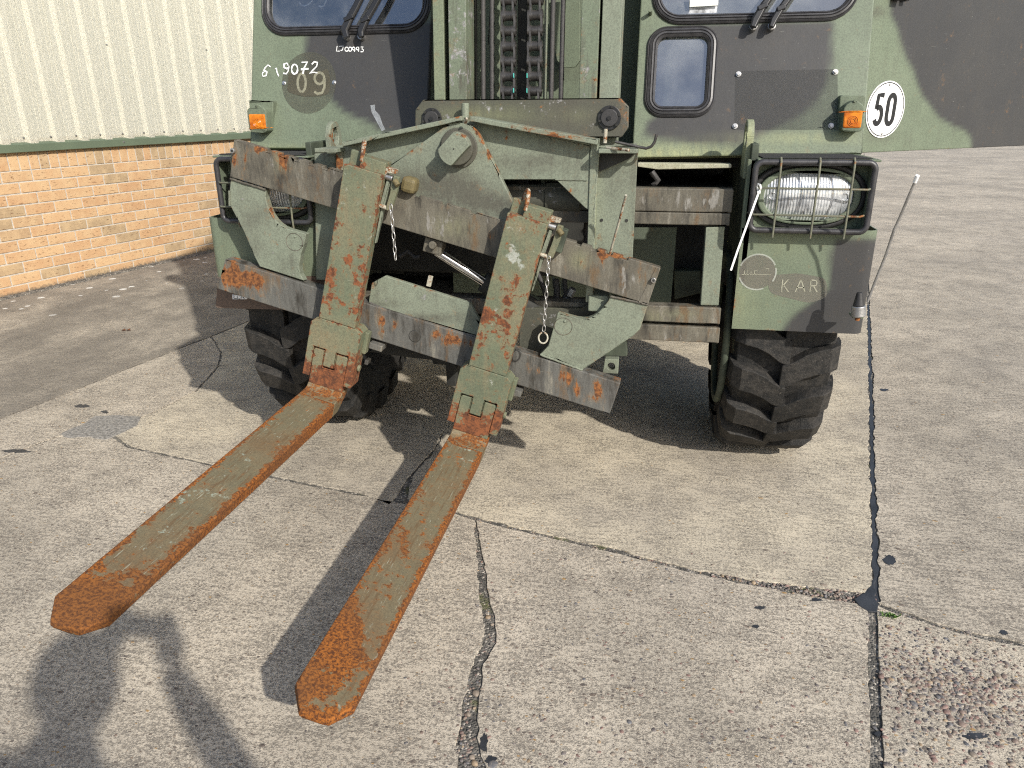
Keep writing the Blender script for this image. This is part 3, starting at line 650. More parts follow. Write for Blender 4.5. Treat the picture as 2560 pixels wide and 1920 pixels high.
# ================================================================ the truck
A1=lambda p:K(500,0,p); A2=lambda p:K(1000,0,p); A3=lambda p:K(1550,0,p); A4=lambda p:K(1860,0,p)
A5=lambda p:K(500,325,p); A6=lambda p:K(1000,325,p); A7=lambda p:K(1550,325,p); A8=lambda p:K(500,650,p); A9=lambda p:K(1000,650,p)
truck=thing('forklift_truck',(-.4,3.2,0),'green and black camouflaged military forklift with tilted fork carriage and open door','forklift')
def part(name,bm,mt,bevel=0,parent=None,label=None,smooth=False,**k):
    o=obj(name,bm,mt,parent or truck,bevel,label,smooth)
    if k or (isinstance(mt,str) and mt in ('paint','cab','frame','bar','lbar','shank','blade','mast','grease','rusty','wire','ochre','brown')): mark(o,**k)
    return o
# ---- cab shell: leaning front
LN=R(16.7); CP=Fr((0,2.50,1.085),(1,0,0),(0,math.sin(LN),math.cos(LN)))
TOP=1.45
def cpx(p,d=0): return CP.px([p],d)[0]
# right panel
xl=cpx((1601,3))[0]; xl2=cpx((1580,390))[0]; xr=cpx((2186,3))[0]; xr2=cpx((2156,380))[0]; zb=cpx((1700,395))[1]; zbr=cpx((2156,383))[1]
wr_l=cpx((1642,0))[0]; wr_r=cpx((2134,0))[0]; wr_b=(cpx((1720,50))[1]+cpx((2050,41))[1])/2
wl_l=cpx((666,0))[0]; wl_r=cpx((1068,0))[0]; wl_b=(cpx((720,75))[1]+cpx((980,77))[1])/2
WT=1.15
holeR=rrect(wr_l,wr_b,wr_r,WT,.075,8); holeL=rrect(wl_l,wl_b,wl_r,WT,.075,8)
sw=[cpx(p) for p in A3([(243,570),(732,570),(490,253),(460,884)])]
holeS=rrect((sw[0][0]+cpx(A3([(236,760)])[0])[0])/2,sw[3][1],sw[1][0]-.004,sw[2][1],.042,8)
camoR=A3([(480,190),(1690,165),(1675,300),(1685,450),(1640,650),(1560,800),(1420,920),(1230,1010),(1100,1080),(950,1150),(560,1140),(300,1100),(190,1060),(210,970),(300,900),(480,600)])
plate('front_panel',[(xl2,zb),(xr2,zbr),(xr,TOP),(xl,TOP)],CP,0,.03,'cab',truck,.018,.004,[holeR,holeS],camo=[camoR],soft=11,
   yel=[(1760,392,170,20,.8),(1700,370,120,14,.3),(2000,345,180,14,.45),(1640,388,60,14,.5)],dirt=[(1560+320,320,120,40,.15)],bare=[(2165,165,14,40,.35)])
ll=cpx((634,3))[0]; ll2=cpx((625,360))[0]; lr=cpx((1079,3))[0]; zbl=cpx((700,370))[1]
camoL=A1([(840,200),(832,330),(822,450),(880,600),(1000,700),(1045,800),(1130,880),(1200,920),(1350,975),(1450,1050),(1560,1060),(2000,1010),(2000,150)])
plate('front_panel',[(ll2,zbl),(lr,zbl),(lr,TOP),(ll,TOP)],CP,0,.03,'cab',truck,.018,.004,[holeL],camo=[camoL],soft=9,yel=[(700,366,120,7,.5)],bare=[(950,300,14,30,.15)])
# sun glare on the scuffed panel, painted in as a pale smear
part('painted_glare',ribbon([CP.px(A1([(1365,830),(1370,880),(1400,920),(1425,980),(1450,1030)]))],CP,.022,-.0012,jit=.5),'smear')
def seal(loop,fr,w_=.0135,h_=.011,d=-.001):
    prof=[(-w_,0),(-w_*.95,h_*.55),(-w_*.6,h_*.95),(-w_*.48,h_*.7),(-w_*.36,h_),(-w_*.08,h_*1.05),(w_*.04,h_*.75),(w_*.16,h_),(w_*.5,h_*.85),(w_*.62,h_*.55),(w_*.75,h_*.7),(w_,h_*.35),(w_,0)]
    return sweep([fr.at(a,b,d) for a,b in loop],[(p,q) for p,q in prof],closed=True,up=-fr.ey)
for nm,h in (('windscreen',holeR),('windscreen',holeL),('lower_window',holeS)):
    s_=part('window_seal',seal(h,CP,.0145 if h is not holeS else .0165),'seal',smooth=True)
    g_=bmesh.new(); f_=g_.faces.new([g_.verts.new(CP.at(a,b,.006)) for a,b in h]); part(nm,g_,'glass',parent=s_)
# cab body behind
xL,xR=ll2,xr2
def wallbox(c,s,mt,name,**k): return part(name,box(c,s),mt,.004,**k)
yb=2.49
yz=lambda z,o=0:2.5+(z-1.085)*math.tan(LN)+o
def cheek(name,x0,x1,y1,z0,z1,mt):
    f_=Fr((0,0,0),(0,1,0),(0,0,1)); part(name,prism([(yz(z0,.034),z0),(y1,z0),(y1,z1),(yz(z1,.034),z1)],f_,-x0,-x1),mt,.003)
cheek('side_panel',xR-.022,xR-.002,4.6,1.07,2.44,'cab'); cheek('side_panel',xL+.002,xL+.022,4.6,1.07,2.44,'cab')
part('roof',box(((xL+xR)/2,3.75,2.47),(xR-xL+.06,1.75,.05)),'cab',.01)
part('rear_wall',box(((xL+xR)/2,4.55,1.75),(xR-xL-.06,.04,1.4)),'dark')
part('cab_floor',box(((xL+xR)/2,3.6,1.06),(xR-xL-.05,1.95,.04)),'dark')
# recess behind the mast
back=YF(2.78)
rb=back.px([(1184,0),(1453,0)]); 
part('mast_recess',box(((lr+xl)/2,2.84,1.6),(xl-lr+.02,.03,2.2)),'paint',.002)
cheek('recess_cheek',xl+.002,xl+.022,2.98,1.1,2.44,'paint'); cheek('recess_cheek',lr-.022,lr-.002,2.98,1.1,2.44,'paint')
part('sheet_bracket',prism(YF(2.74).px(A2([(1175,20),(1290,10),(1310,20),(1420,0),(1420,480),(1385,530),(1300,535),(1240,480),(1175,200)])),YF(2.74),0,.02),'paint',.002)
# interior things seen through the glass
part('dash_panel',box(((wr_l+wr_r)/2,2.86,1.47),(wr_r-wr_l+.05,.12,.16)),'paint',.01)
part('dash_panel',box(((wl_l+wl_r)/2,2.88,1.43),(wl_r-wl_l+.05,.12,.14)),'paint',.01)
part('inner_post',box((holeS[0][0]-.13,2.80,1.30),(.02,.03,.35)),'paint',.003); part('inner_tray',box((sw[0][0]+.09,2.85,1.165),(.26,.22,.05)),'paint',.006)
part('paper_notice',prism(YF(2.62).px(A3([(555,-40),(780,-40),(775,42),(550,55)])),YF(2.62),0,.002),'paper')
part('printed_notice',prism(YF(2.63).px(A3([(548,62),(770,50),(760,118),(540,122)])),YF(2.63),0,.002),'print')
part('blue_board',prism(YF(2.9).px(A3([(1370,30),(1400,-60),(1800,-60),(1800,5)])),YF(2.9),0,.01),'blue')
part('grab_handle',sweep([U(p,2.75) for p in A1([(790,20),(800,45),(830,50),(860,40),(890,10),(900,-30)])],.006),'steel',smooth=True)
part('grab_handle',sweep([U(p,2.75) for p in A1([(940,50),(960,58),(985,45),(1000,10),(1000,-30)])],.006),'steel',smooth=True)
part('seat_back',box((-1.1,3.4,1.45),(.45,.12,.6)),'blackplastic',.03)
part('steering_column',cyl((-.95,2.75,1.35),(-.95,3.0,1.6),.03),'blackplastic')
# ghosts of removed plates and stencils
def onpanel(name,pts,mt,d=-.0012,label=None): return part(name,prism(CP.px(pts),CP,d,d+.0006),mt,label=label)
cc=CP.px(A1([(860,655)]))[0]; rx_=abs(CP.px(A1([(1075,655)]))[0][0]-cc[0]); 
dsc=part('overpainted_marking',prism(ell(cc[0],cc[1],rx_,rx_*1.04,40),CP,-.0009,-.0004),'fade',label='faded round marking with the number 09')
part('stencil_ground',prism(rpoly(CP.px(A1([(690,720),(700,580),(800,555),(950,570),(1010,540),(1030,620),(1020,740),(960,760),(830,765),(740,745)])),.01),CP,-.0014,-.001),'fadebrown',parent=dsc)
s0_=[CP.px(A1(s)) for s in (arc(805,655,32,72,90,450,18),arc(945,620,38,45,100,460,16),[(985,620),(985,690),(965,735),(930,742),(905,725)])]
part('stencil_digits',ribbon(s0_,CP,.0085,-.0018),'ghost',parent=dsc)
s1_=[A1(s) for s in ([(560,530),(540,515),(515,540),(495,585),(500,605),(525,600),(530,570),(515,560),(500,575)],[(595,545),(605,540),(612,575),(625,605)],
  [(700,520),(690,500),(665,510),(668,535),(690,545),(705,525),(700,560),(685,585),(660,580)],arc(750,548,24,38,80,440,12),[(805,495),(850,492),(825,540),(815,585)],[(800,550),(860,545)],[(885,510),(905,490),(930,495),(925,525),(895,555),(870,582),(900,572),(930,578)])]
part('chalk_number',ribbon([CP.px(s) for s in s1_],CP,.0052,-.0024,jit=.35),'chalk',label='hand chalked number 619072')
s2_=[A1(s) for s in ([(1085,365),(1078,405),(1105,405)],[(1100,368),(1133,365),(1128,395),(1112,402)],arc(1160,390,14,17,90,450,9),arc(1188,390,13,17,90,450,9),arc(1215,385,10,12,0,360,8)+[(1225,385),(1222,410)],arc(1246,384,10,12,0,360,8)+[(1256,384),(1254,410)],[(1272,373),(1290,372),(1280,388),(1294,396),(1288,410),(1270,410)])]
part('chalk_number',ribbon([CP.px(s) for s in s2_],CP,.0032,-.0015,jit=.2),'chalk',label='hand chalked mark LJ00993')
onpanel('plate_ghost',A3([(910,562),(1718,545),(1722,1025),(905,1025)]),'platepatch',-.0009)
for p in A3([(935,587),(1700,570),(908,998),(1667,995)]): bolt(PL(p,CP.o,CP.ey),-CP.ey,.0058,.009,truck)
for p in A1([(666,657),(1060,652)]): bolt(PL(p,CP.o,CP.ey),-CP.ey,.0052,.006,truck)
for p in A3([(240,110)]): 
    c=Vector(PL(p,CP.o,CP.ey)); part('stud',cyl(c,c-Vector(CP.ey)*.03,.006,seg=10),'paint')
# wipers
def wiper(base,pts,w0,w1):
    c=Vector(PL(base,CP.o,CP.ey)); nn=-Vector(CP.ey)
    b_=part('wiper',cyl(c,c+nn*.018,.0115,seg=20),'steel',.0006,smooth=False); cyl0=cyl(c+nn*.016,c+nn*.034,.007,seg=16); part('wiper_spindle',cyl0,'blackplastic',parent=b_)
    P=[Vector(PL(p,CP.o-CP.ey*.035,CP.ey)) for p in pts]
    k=len(P); bm=bmesh.new(); rings=[]
    for i,p in enumerate(P):
        t=(P[min(i+1,k-1)]-P[max(i-1,0)]).normalized(); s_=t.cross(nn).normalized(); ww=w0+(w1-w0)*i/(k-1)
        if i==0: ww*=.7
        rings.append([bm.verts.new(p+s_*a*ww+nn*b) for a,b in ((-.5,-.005),(-.5,.003),(-.3,.008),(.3,.008),(.5,.003),(.5,-.005))])
    for a,b in zip(rings,rings[1:]):
        for j in range(6): bm.faces.new((a[j],a[(j+1)%6],b[(j+1)%6],b[j]))
    bm.faces.new(rings[0]); bm.faces.new(rings[-1][::-1]); bmesh.ops.recalc_face_normals(bm,faces=bm.faces); part('wiper_arm',bm,'blackplastic',.0012,parent=b_)
    hg=P[2]; part('arm_hinge',box(hg+nn*.004,(w0*1.12,.016,.014),rot=Matrix.Rotation(-.4,4,'Y'),fr=CP),'blackplastic',.002,parent=b_)
wiper(A1([(1168,300)])[0],A1([(1160,300),(1140,240),(1180,150),(1230,60),(1270,-20),(1420,-320),(1600,-700)]),.030,.020)
wiper(A1([(1285,298)])[0],A1([(1275,295),(1270,250),(1310,160),(1370,60),(1415,-20),(1560,-320),(1740,-700)]),.026,.019)
wiper(A3([(1048,225)])[0],A3([(1050,215),(1070,160),(1125,60),(1175,-10),(1240,-100),(1400,-350),(1600,-700)]),.026,.018)
wiper(A3([(1192,222)])[0],A3([(1193,215),(1215,160),(1270,70),(1330,-10),(1390,-100),(1550,-350),(1750,-700)]),.022,.017)
# indicators
def indicator(base,house,lens,screw_):
    pf=CP; ys=PL(base[0],CP.o,CP.ey)[1]-.03
    bf=YF(ys); b_=part('indicator',prism(rpoly(bf.px(base),.008),bf,0,.06),'paint',.003)
    hf=YF(ys-.045); part('indicator_housing',prism(rpoly(hf.px(house),.012),hf,0,.05),'paint',.003,parent=b_)
    lc=[sum(q)/len(lens) for q in zip(*lens)]; lens=[(lc[0]+(a-lc[0])*.90,lc[1]+(b-lc[1])*.88) for a,b in lens]; lf=YF(ys-.0485); part('indicator_lens',prism(rpoly(lf.px(lens),.006),lf,0,.03),'amber',.004,parent=b_)
    c=U(screw_,ys-.045); bolt(c,(0,-1,0),.0035,.004,b_,'paint','screw')
    cx=[sum(q)/len(lens) for q in zip(*lens)]; c2=Vector(U((cx[0],cx[1]+4),ys-.0492)); r_=bmesh.new()
    for rr_ in (.006,.010,.014): sweep([c2+Vector((rr_*math.cos(a*math.tau/20),0,rr_*math.sin(a*math.tau/20))) for a in range(20)],.0009,closed=True,bm=r_)
    part('lens_rings',r_,'amber',parent=b_)
indicator(A1([(385,800),(395,790),(578,795),(570,1108),(425,1108),(410,1050)]),A1([(368,862),(410,840),(448,818),(520,862),(530,1035),(500,1052),(400,1045),(385,1010)]),A1([(372,893),(515,893),(528,1025),(388,1032)]),A1([(448,835)])[0])
indicator(A3([(1740,752),(1945,750),(1905,1113),(1705,1110),(1715,1060)]),A3([(1770,840),(1855,785),(1932,830),(1930,1010),(1900,1040),(1770,1040),(1750,1020)]),A3([(1765,866),(1932,864),(1912,1022),(1750,1020)]),A3([(1853,798)])[0])
# fold along the lower right edge and trim
for nm,pts in (('sill_trim',A7([(140,262),(880,270),(880,300),(300,312),(140,290)])),):
    part(nm,prism(YF(2.36).px(pts),YF(2.36),0,.05),'rusty',.002,base=(-.22,0,0),yel=[(1700,413,300,20,.5)])
# ---- open door with the speed disc
hx=U((2157,382),2.80); e_=g=None
def at_z(p,z): r=ray(p); return CAM+r*((z-CAM_H)/r[2])
dz=hx[2]; e_=at_z((2560,364),dz); ddir=nz((e_[0]-hx[0],e_[1]-hx[1],0)); 
print('door dir',ddir,e_)
DF=Fr((hx[0]+.004,hx[1],dz),ddir,(0,0,1))
camoD=A4([(1040,-600),(1150,0),(1160,120),(1210,220),(1240,340),(1280,460),(1340,560),(1370,670),(1410,760),(1480,850),(1540,930),(1640,990),(1740,1030),(1790,1090),(1795,1200),(6000,1300),(6000,-3000),(1040,-3000)])
door=plate('door',[(-.1,0),(1.35,0),(1.35,1.35),(-.1,1.35)],DF,0,.035,'cab',truck,.014,.003,camo=[camoD],soft=8,dirt=[(2190,30,26,14,.9),(2200,340,40,16,.5)])
part('door_hinge',box(DF.at(.03,DF.px([(2205,5)])[0][1]+.03,-.015),(.03,.03,.05),fr=DF),'blackplastic',.003,parent=door)
part('door_hinge',box(DF.at(DF.px([(2255,0)])[0][0],DF.px([(2255,0)])[0][1]+.005,-.012),(.018,.02,.02),fr=DF),'blackplastic',.003,parent=door)
sc_=DF.px(A4([(1113,866)]))[0]; sr=abs(DF.px(A4([(1113,642)]))[0][1]-DF.px(A4([(1113,1092)]))[0][1])/2
print('sign r',sr,sc_)
disc=part('speed_disc',prism(ell(sc_[0],sc_[1],sr,sr,64),DF,-.003,-.0005),'white',.0004,parent=door,label='round white disc with the number 50')
rg_=[(sc_[0]+sr*.935*math.cos(a*math.tau/64),sc_[1]+sr*.935*math.sin(a*math.tau/64)) for a in range(65)]
part('disc_rim',ribbon([rg_],DF,sr*.035,-.0034),'signblack',parent=door)
def num(cx,cz,s): # DIN style 5 0 ; unit height = s
    five=[(cx-.05*s,cz+.44*s),(cx-.33*s,cz+.44*s),(cx-.33*s,cz+.44*s)]
    w5=.40*s; x0=cx-.13*s-w5; 
    a=[(x0+w5,cz+.45*s),(x0+.10*s,cz+.45*s),(x0+.06*s,cz+.02*s)]
    b=[(x0+.07*s,cz+.03*s)]+arc(x0+w5*.5,cz-.18*s,w5*.47,.26*s,120,-150,16)
    z_=arc(cx+.33*s,cz+.22*s,.185*s,.23*s,0,180,12)+arc(cx+.33*s,cz-.22*s,.185*s,.23*s,180,360,12)+[(cx+.515*s,cz+.22*s)]
    return [a,b,z_]
part('disc_number',ribbon([[(sc_[0]+(x-0)*.86,sc_[1]+z) for x,z in st] for st in [[(a-0.0,b) for a,b in st] for st in num(-.06*sr,0,sr*1.12)]],DF,sr*.185,-.0036),'signblack',parent=door)
for s_ in (.86,-.86): bolt(DF.at(sc_[0],sc_[1]+s_*sr,-.003),-DF.ey,.0028,.002,door,'steel','rivet')
# ---- underbody
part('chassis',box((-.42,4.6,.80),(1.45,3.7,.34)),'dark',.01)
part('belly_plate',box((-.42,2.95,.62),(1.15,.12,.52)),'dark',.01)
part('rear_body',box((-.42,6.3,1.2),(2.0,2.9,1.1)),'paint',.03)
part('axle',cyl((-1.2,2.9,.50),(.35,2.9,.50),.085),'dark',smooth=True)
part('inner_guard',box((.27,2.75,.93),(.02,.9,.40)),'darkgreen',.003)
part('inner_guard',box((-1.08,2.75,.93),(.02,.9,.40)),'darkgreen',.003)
# ---- wheels
def wheel(cx,cy,Rr,W,side,phase=0):
    cz=Rr-.012; c=np.array((cx,cy,cz)); prof=[(.30,.30),(.40,.34),(.47,.40),(.5,.455),(.47,.485),(.40,.488),(.2,.493),(0,.494)]
    k=Rr/.53; hp=[(-a*W,r*k) for a,r in prof]; hp+=[(a*W,r*k) for a,r in prof[::-1][1:]]
    hp=[(-.30*W,.25*k)]+hp+[(.30*W,.25*k)]
    bm=bmesh.new(); S=64; rings=[]
    for i in range(S):
        th=i*math.tau/S; rings.append([bm.verts.new(c+np.array((a,-r*math.cos(th),r*math.sin(th)))) for a,r in hp])
    for i in range(S):
        A=rings[i];B=rings[(i+1)%S]
        for j in range(len(hp)-1): bm.faces.new((A[j],A[j+1],B[j+1],B[j]))
    # lugs
    NL=20
    def rad(u): # carcass radius at axial u
        au=abs(u)/W; xs=[0,.2,.40,.47,.5,.52]; ys=[.490,.489,.485,.473,.448,.43]; return np.interp(au,xs,ys)*k
    for sgn in (-1,1):
        for i in range(NL):
            t0=(i+(.5 if sgn>0 else 0))*math.tau/NL+phase
            # centre line: shoulder -> centre, angle falls toward the centre
            cl=[(.545,.060,.062,-.010),(.51,.052,.062,.020),(.42,.040,.062,.030),(.30,.022,.060,.031),(.18,-.015,.056,.031),(.07,-.070,.056,.031),(-.035,-.100,.050,.030)]
            tp=[];bt=[]
            for u,dt,w_,h in cl:
                uu=sgn*u*W; r0=rad(uu)-.004; r1=(.500 if abs(u)<.45 else (.488 if u<.52 else .462))*k+h*k*.98
                for lst,rr_,ww in ((bt,r0,w_*1.15),(tp,r1,w_)):
                    row=[]
                    for s_ in (-.5,.5):
                        a=t0+dt*.9+s_*(.128 if w_>.045 else .10)*(1.12 if lst is bt else 1)*1.25; q=c+np.array((uu,-rr_*math.cos(a),rr_*math.sin(a))); row.append(bm.verts.new(q))
                    lst.append(row)
            for a,b in zip(range(len(cl)-1),range(1,len(cl))):
                bm.faces.new((tp[a][0],tp[a][1],tp[b][1],tp[b][0])); bm.faces.new((bt[a][0],tp[a][0],tp[b][0],bt[b][0])); bm.faces.new((tp[a][1],bt[a][1],bt[b][1],tp[b][1]))
            for e in (0,-1): bm.faces.new((tp[e][0],tp[e][1],bt[e][1],bt[e][0]))
    bmesh.ops.recalc_face_normals(bm,faces=bm.faces)
    for v in bm.verts:
        if v.co.z<.004: v.co.z=.004
    w_=part('wheel',bm,'tyre',.003,label='front wheel with chunky chevron tyre')
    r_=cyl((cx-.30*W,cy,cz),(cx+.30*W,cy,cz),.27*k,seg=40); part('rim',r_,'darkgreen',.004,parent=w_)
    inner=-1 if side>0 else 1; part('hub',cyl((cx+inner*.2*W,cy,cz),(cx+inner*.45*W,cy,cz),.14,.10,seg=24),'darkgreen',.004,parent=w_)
wheel(.437,2.88,.53,.312,1,.05); wheel(-1.27,2.88,.53,.312,-1,.13)
wheel(.437,5.3,.53,.345,1,.0); wheel(-1.27,5.3,.53,.345,-1,.1)
# inner brake disc rim seen left of the right tyre
part('brake_ring',sweep([np.array((.255,2.62,.50))+np.array((0,-.20*math.cos(a),.26*math.sin(a))) for a in np.linspace(0,math.tau,24,endpoint=False)],.012,closed=True),'darkgreen',smooth=True)
# ---- mudguards
def guard(x0,x1,z0,z1,y0,outer,camo=(),**k):
    s=1 if outer>0 else -1; xo=x1 if s>0 else x0; xi=x0 if s>0 else x1; rr=.028
    path=[(xi,y0)]; n_=22
    path+=[(xi+(xo-s*rr-xi)*i/n_,y0) for i in range(1,n_+1)]
    path+=[(xo-s*rr+s*rr*math.sin(a),y0+rr-rr*math.cos(a)) for a in [R(15*j) for j in range(1,7)]]+[(xo,y0+.1),(xo,y0+.5)]
    zs=[z0+(z1-z0)*j/30 for j in range(31)]; bm=bmesh.new(); g_=[[bm.verts.new((x,y,z)) for z in zs] for x,y in path]
    for a,b in zip(g_,g_[1:]):
        for j in range(30): bm.faces.new((a[j],b[j],b[j+1],a[j+1]))
    bmesh.ops.recalc_face_normals(bm,faces=bm.faces); bmesh.ops.solidify(bm,geom=bm.faces[:],thickness=.0035)
    o=obj('mudguard',bm,'cab',truck,0,smooth=True); mark(o,camo=camo,**k); return o
GY=2.30; LY=2.262
gL=U((1829,822),GY); gR=U((2157,835),GY); gz=(gL[2]+gR[2])/2
camoG=A7([(1700,860),(1655,1000),(1650,1250),(1500,1370),(1400,1440),(1330,1510),(1270,1600),(1260,1700),(2100,1700),(2100,860)])
gd=guard(gL[0],gR[0],gz,U((1868,570),GY)[2],GY,1,[camoG],soft=10,rust=[(1832,760,6,60,.30),(1900,826,90,4,.35),(2110,833,70,4,.3)],yel=[(1850,740,60,90,.3),(1960,600,60,40,.2)],dirt=[(1840,560,20,200,.25)])
gLl=U((547,765),GY)
gd2=guard(gLl[0],gLl[0]+.382,.69,U((560,545),GY)[2],GY,-1,[],rust=[(760,700,8,50,.42),(752,640,6,20,.35)],yel=[(640,700,200,90,.15)])
part('guard_flap',prism(rpoly(YF(GY).px([(546,715),(541,765),(548,769),(812,776),(815,690),(700,690)]),.01),YF(GY-.007),0,.006),'brown',.001,label='brown painted lower edge with a white label')
part('white_label',prism(YF(GY-.008).px([(581,736),(618,743),(618,748),(581,748)]),YF(GY-.008),0,.0004),'white')
part('label_print',ribbon([YF(GY-.008).px(s) for s in ([(585,738),(585,746)],[(585,746),(592,746)],[(594,740),(594,747),(600,747)],[(603,741),(603,747)],[(607,742),(611,747)])],YF(GY-.008),.0022,-.0006),'signblack')
# guard top with anti slip strips
def gtop(x0,x1,zt,px0):
    part('guard_top',box(((x0+x1)/2,LY+.14,zt-.004),(x1-x0-.02,.27,.006)),'paint',.002)
    g_=Fr((0,0,zt+.0005),(1,0,0),(0,1,0)); part('grip_strip',prism([(x0+.025,LY+.02),(x1-.03,LY+.02),(x1-.05,LY+.22),(x0+.02,LY+.22)],g_,0,-.0018),'grip')
zt_=U((1882,397),LY)[2]
gtop(U((1868,578),LY)[0],U((2185,592),LY)[0],zt_,0); gtop(U((545,560),LY)[0],U((785,561),LY)[0]+.01,zt_,0)
x0_=U((1868,578),LY)[0]; part('inner_guard_strip',box(((gL[0]+x0_)/2+.004,GY+.01,.975),(x0_-gL[0]+.012,.02,.225)),'cab',.003,yel=[(1850,420,20,40,.4)])
xl_=U((785,561),LY)[0]; part('inner_guard_strip',box(((gLl[0]+.382+xl_)/2,GY+.01,.975),(gLl[0]+.382-xl_+.012,.02,.225)),'cab',.003)
# KAR marking and round badge ghost
GD=YF(GY)
bc=GD.px(A7([(1085,1122)]))[0]; br=abs(GD.px(A7([(1240,1122)]))[0][0]-bc[0])
bd=part('badge_ghost',prism(ell(bc[0],bc[1],br*.93,br*.93,40),GD,-.0008,-.0003),'badge',label='overpainted round badge')
part('badge_ring',ribbon([[(bc[0]+br*.95*math.cos(R(t)),bc[1]+br*.95*math.sin(R(t))) for t in rng_] for rng_ in (range(25,165,5),range(200,300,5),range(-30,20,5))],GD,.0045,-.0012),'ring',parent=bd)
part('badge_trace',ribbon([GD.px(A7(s)) for s in ([(985,1110),(980,1145)],[(1005,1110),(1000,1145)],[(1020,1145),(1035,1110),(1045,1145)],[(1060,1145),(1062,1110),(1085,1112)],[(1150,1095),(1175,1095),(1175,1120)],[(960,1140),(1190,1142)])],GD,.0018,-.0012),'letter',parent=bd)
part('stencil_ground',prism(rpoly(GD.px(A7([(1160,1150),(1400,1130),(1630,1170),(1640,1320),(1500,1370),(1180,1290)])),.02),GD,-.0005,-.0002),'badge')
part('stencil_letters',ribbon([GD.px(A7(s)) for s in ([(1285,1180),(1275,1278)],[(1330,1180),(1283,1235)],[(1292,1225),(1330,1278)],[(1385,1278),(1430,1180)],[(1430,1180),(1460,1278)],[(1398,1245),(1455,1245)],[(1500,1278),(1508,1185)],[(1508,1185),(1548,1188),(1556,1205),(1548,1228),(1504,1232)],[(1528,1232),(1556,1279)])],GD,.0034,-.0010),'letter',label='faded stencil letters KAR')
# ---- headlamps
def lamp(x0,x1,z0,z1,yf,yb_,name,dx=0):
    fr=YF(yf); cx=(x0+x1)/2; cz=(z0+z1)/2; W=x1-x0; H=z1-z0
    lp=part('headlamp',sweep([fr.at(a,b) for a,b in rrect(x0+.008,z0+.008,x1-.008,z1-.008,.020,6)],.0085,closed=True),'seal',smooth=True,label=name)
    o_=[ (a,b) for a,b in rrect(x0+.005,z0+.005,x1-.005,z1-.005,.018,6)]; i_=[(a,b) for a,b in rrect(x0+.010,z0+.010,x1-.010,z1-.010,.015,6)]
    part('lamp_box',prism(o_,fr,.004,yb_-yf,[i_]),'paint',parent=lp)
    part('lamp_back_plate',prism(rrect(x0+.009,z0+.009,x1-.009,z1-.009,.015,6),fr,.062,.075),'paint',parent=lp)
    rx,rz=W*.45,H*.425; cz_=cz-.002
    part('rubber_ring',sweep([fr.at(a,b,.054) for a,b in ell(cx,cz_,rx,rz,48,.85)],.010,closed=True),'rubber',smooth=True,parent=lp)
    part('lamp_bezel',prism(ell(cx,cz_,rx*.94,rz*.92,48,.85),fr,.034,.062,[ell(cx,cz_,rx*.82,rz*.78,48,.85)]),'paint',.004,parent=lp)
    # lens: shallow dome
    bm=bmesh.new(); rings=[]
    for s_ in (1,.93,.8,.6,.4,.2): rings.append([bm.verts.new(fr.at(a,b,.046-.026*(1-s_**2.4))) for a,b in ell(cx,cz_,rx*.83*s_,rz*.79*s_,48,.85)])
    for A,B in zip(rings,rings[1:]):
        for j in range(48): bm.faces.new((A[j],A[(j+1)%48],B[(j+1)%48],B[j]))
    bm.faces.new(rings[-1]); bmesh.ops.recalc_face_normals(bm,faces=bm.faces); part('lens',bm,'lens',parent=lp,smooth=True)
    for sx in (-1,1): 
        part('lens_disc',sweep([fr.at(cx+sx*rx*.66+.010*math.cos(t),cz_+.010*math.sin(t),.034) for t in np.linspace(0,math.tau,20,endpoint=False)],.0015,closed=True),'lens',parent=lp)
        for sz in (-1,1): bolt(fr.at(cx+sx*W*.42,cz+sz*H*.40,.062),(0,-1,0),.005,.006,lp,'paint')
    for fx in (-.28,.03,.30):
        x=cx+fx*W; part('guard_bar',sweep([fr.at(x,z1+.004,-.002),fr.at(x,z1-.006,-.013),fr.at(x,z1-.03,-.015),fr.at(x-.001,z0+.02,-.015),fr.at(x-.001,z0-.010,-.012)],.0032),'wire',smooth=True,parent=lp,base=(0,0,0),rust=[(proj([fr.at(x,z1)])[0][0],proj([fr.at(x,z1)])[0][1]+12,14,10,.35),(proj([fr.at(x,z0)])[0][0],proj([fr.at(x,z0)])[0][1],14,10,.35)])
    for fz_,xa,xb in ((.62,.02,.97),(.26,.0,.94)):
        z=z0+H*fz_; part('guard_bar',sweep([fr.at(x0+W*xa,z+.004,.004),fr.at(x0+W*xa+.012,z,-.011),fr.at(x0+W*.5,z,-.012),fr.at(x0+W*xb-.012,z-.001,-.011),fr.at(x0+W*xb,z+.001,.0)],.0030),'wire',smooth=True,parent=lp,base=(0,0,0),rust=[(proj([fr.at(x0+W*.9,z)])[0][0],proj([fr.at(x0+W*.9,z)])[0][1],22,10,.5)])
q0=U((1882,397),LY); q1=U((2200,400),LY); q2=U((2170,592),LY); q3=U((1868,578),LY); lampR=(q3[0],q1[0],q0[2])
lamp((q0[0]+q3[0])/2,(q1[0]+q2[0])/2,(q3[2]+q2[2])/2,(q0[2]+q1[2])/2,LY,LY+.13,'headlamp behind wire guard with white cable tie')
q0=U((527,391),LY); q1=U((785,561),LY); q2=U((560,560),LY)
lamp((q0[0]+q2[0])/2,q1[0],(q1[2]+q2[2])/2,q0[2],LY,LY+.13,'headlamp half hidden behind the fork carriage')
# lamp surround on top

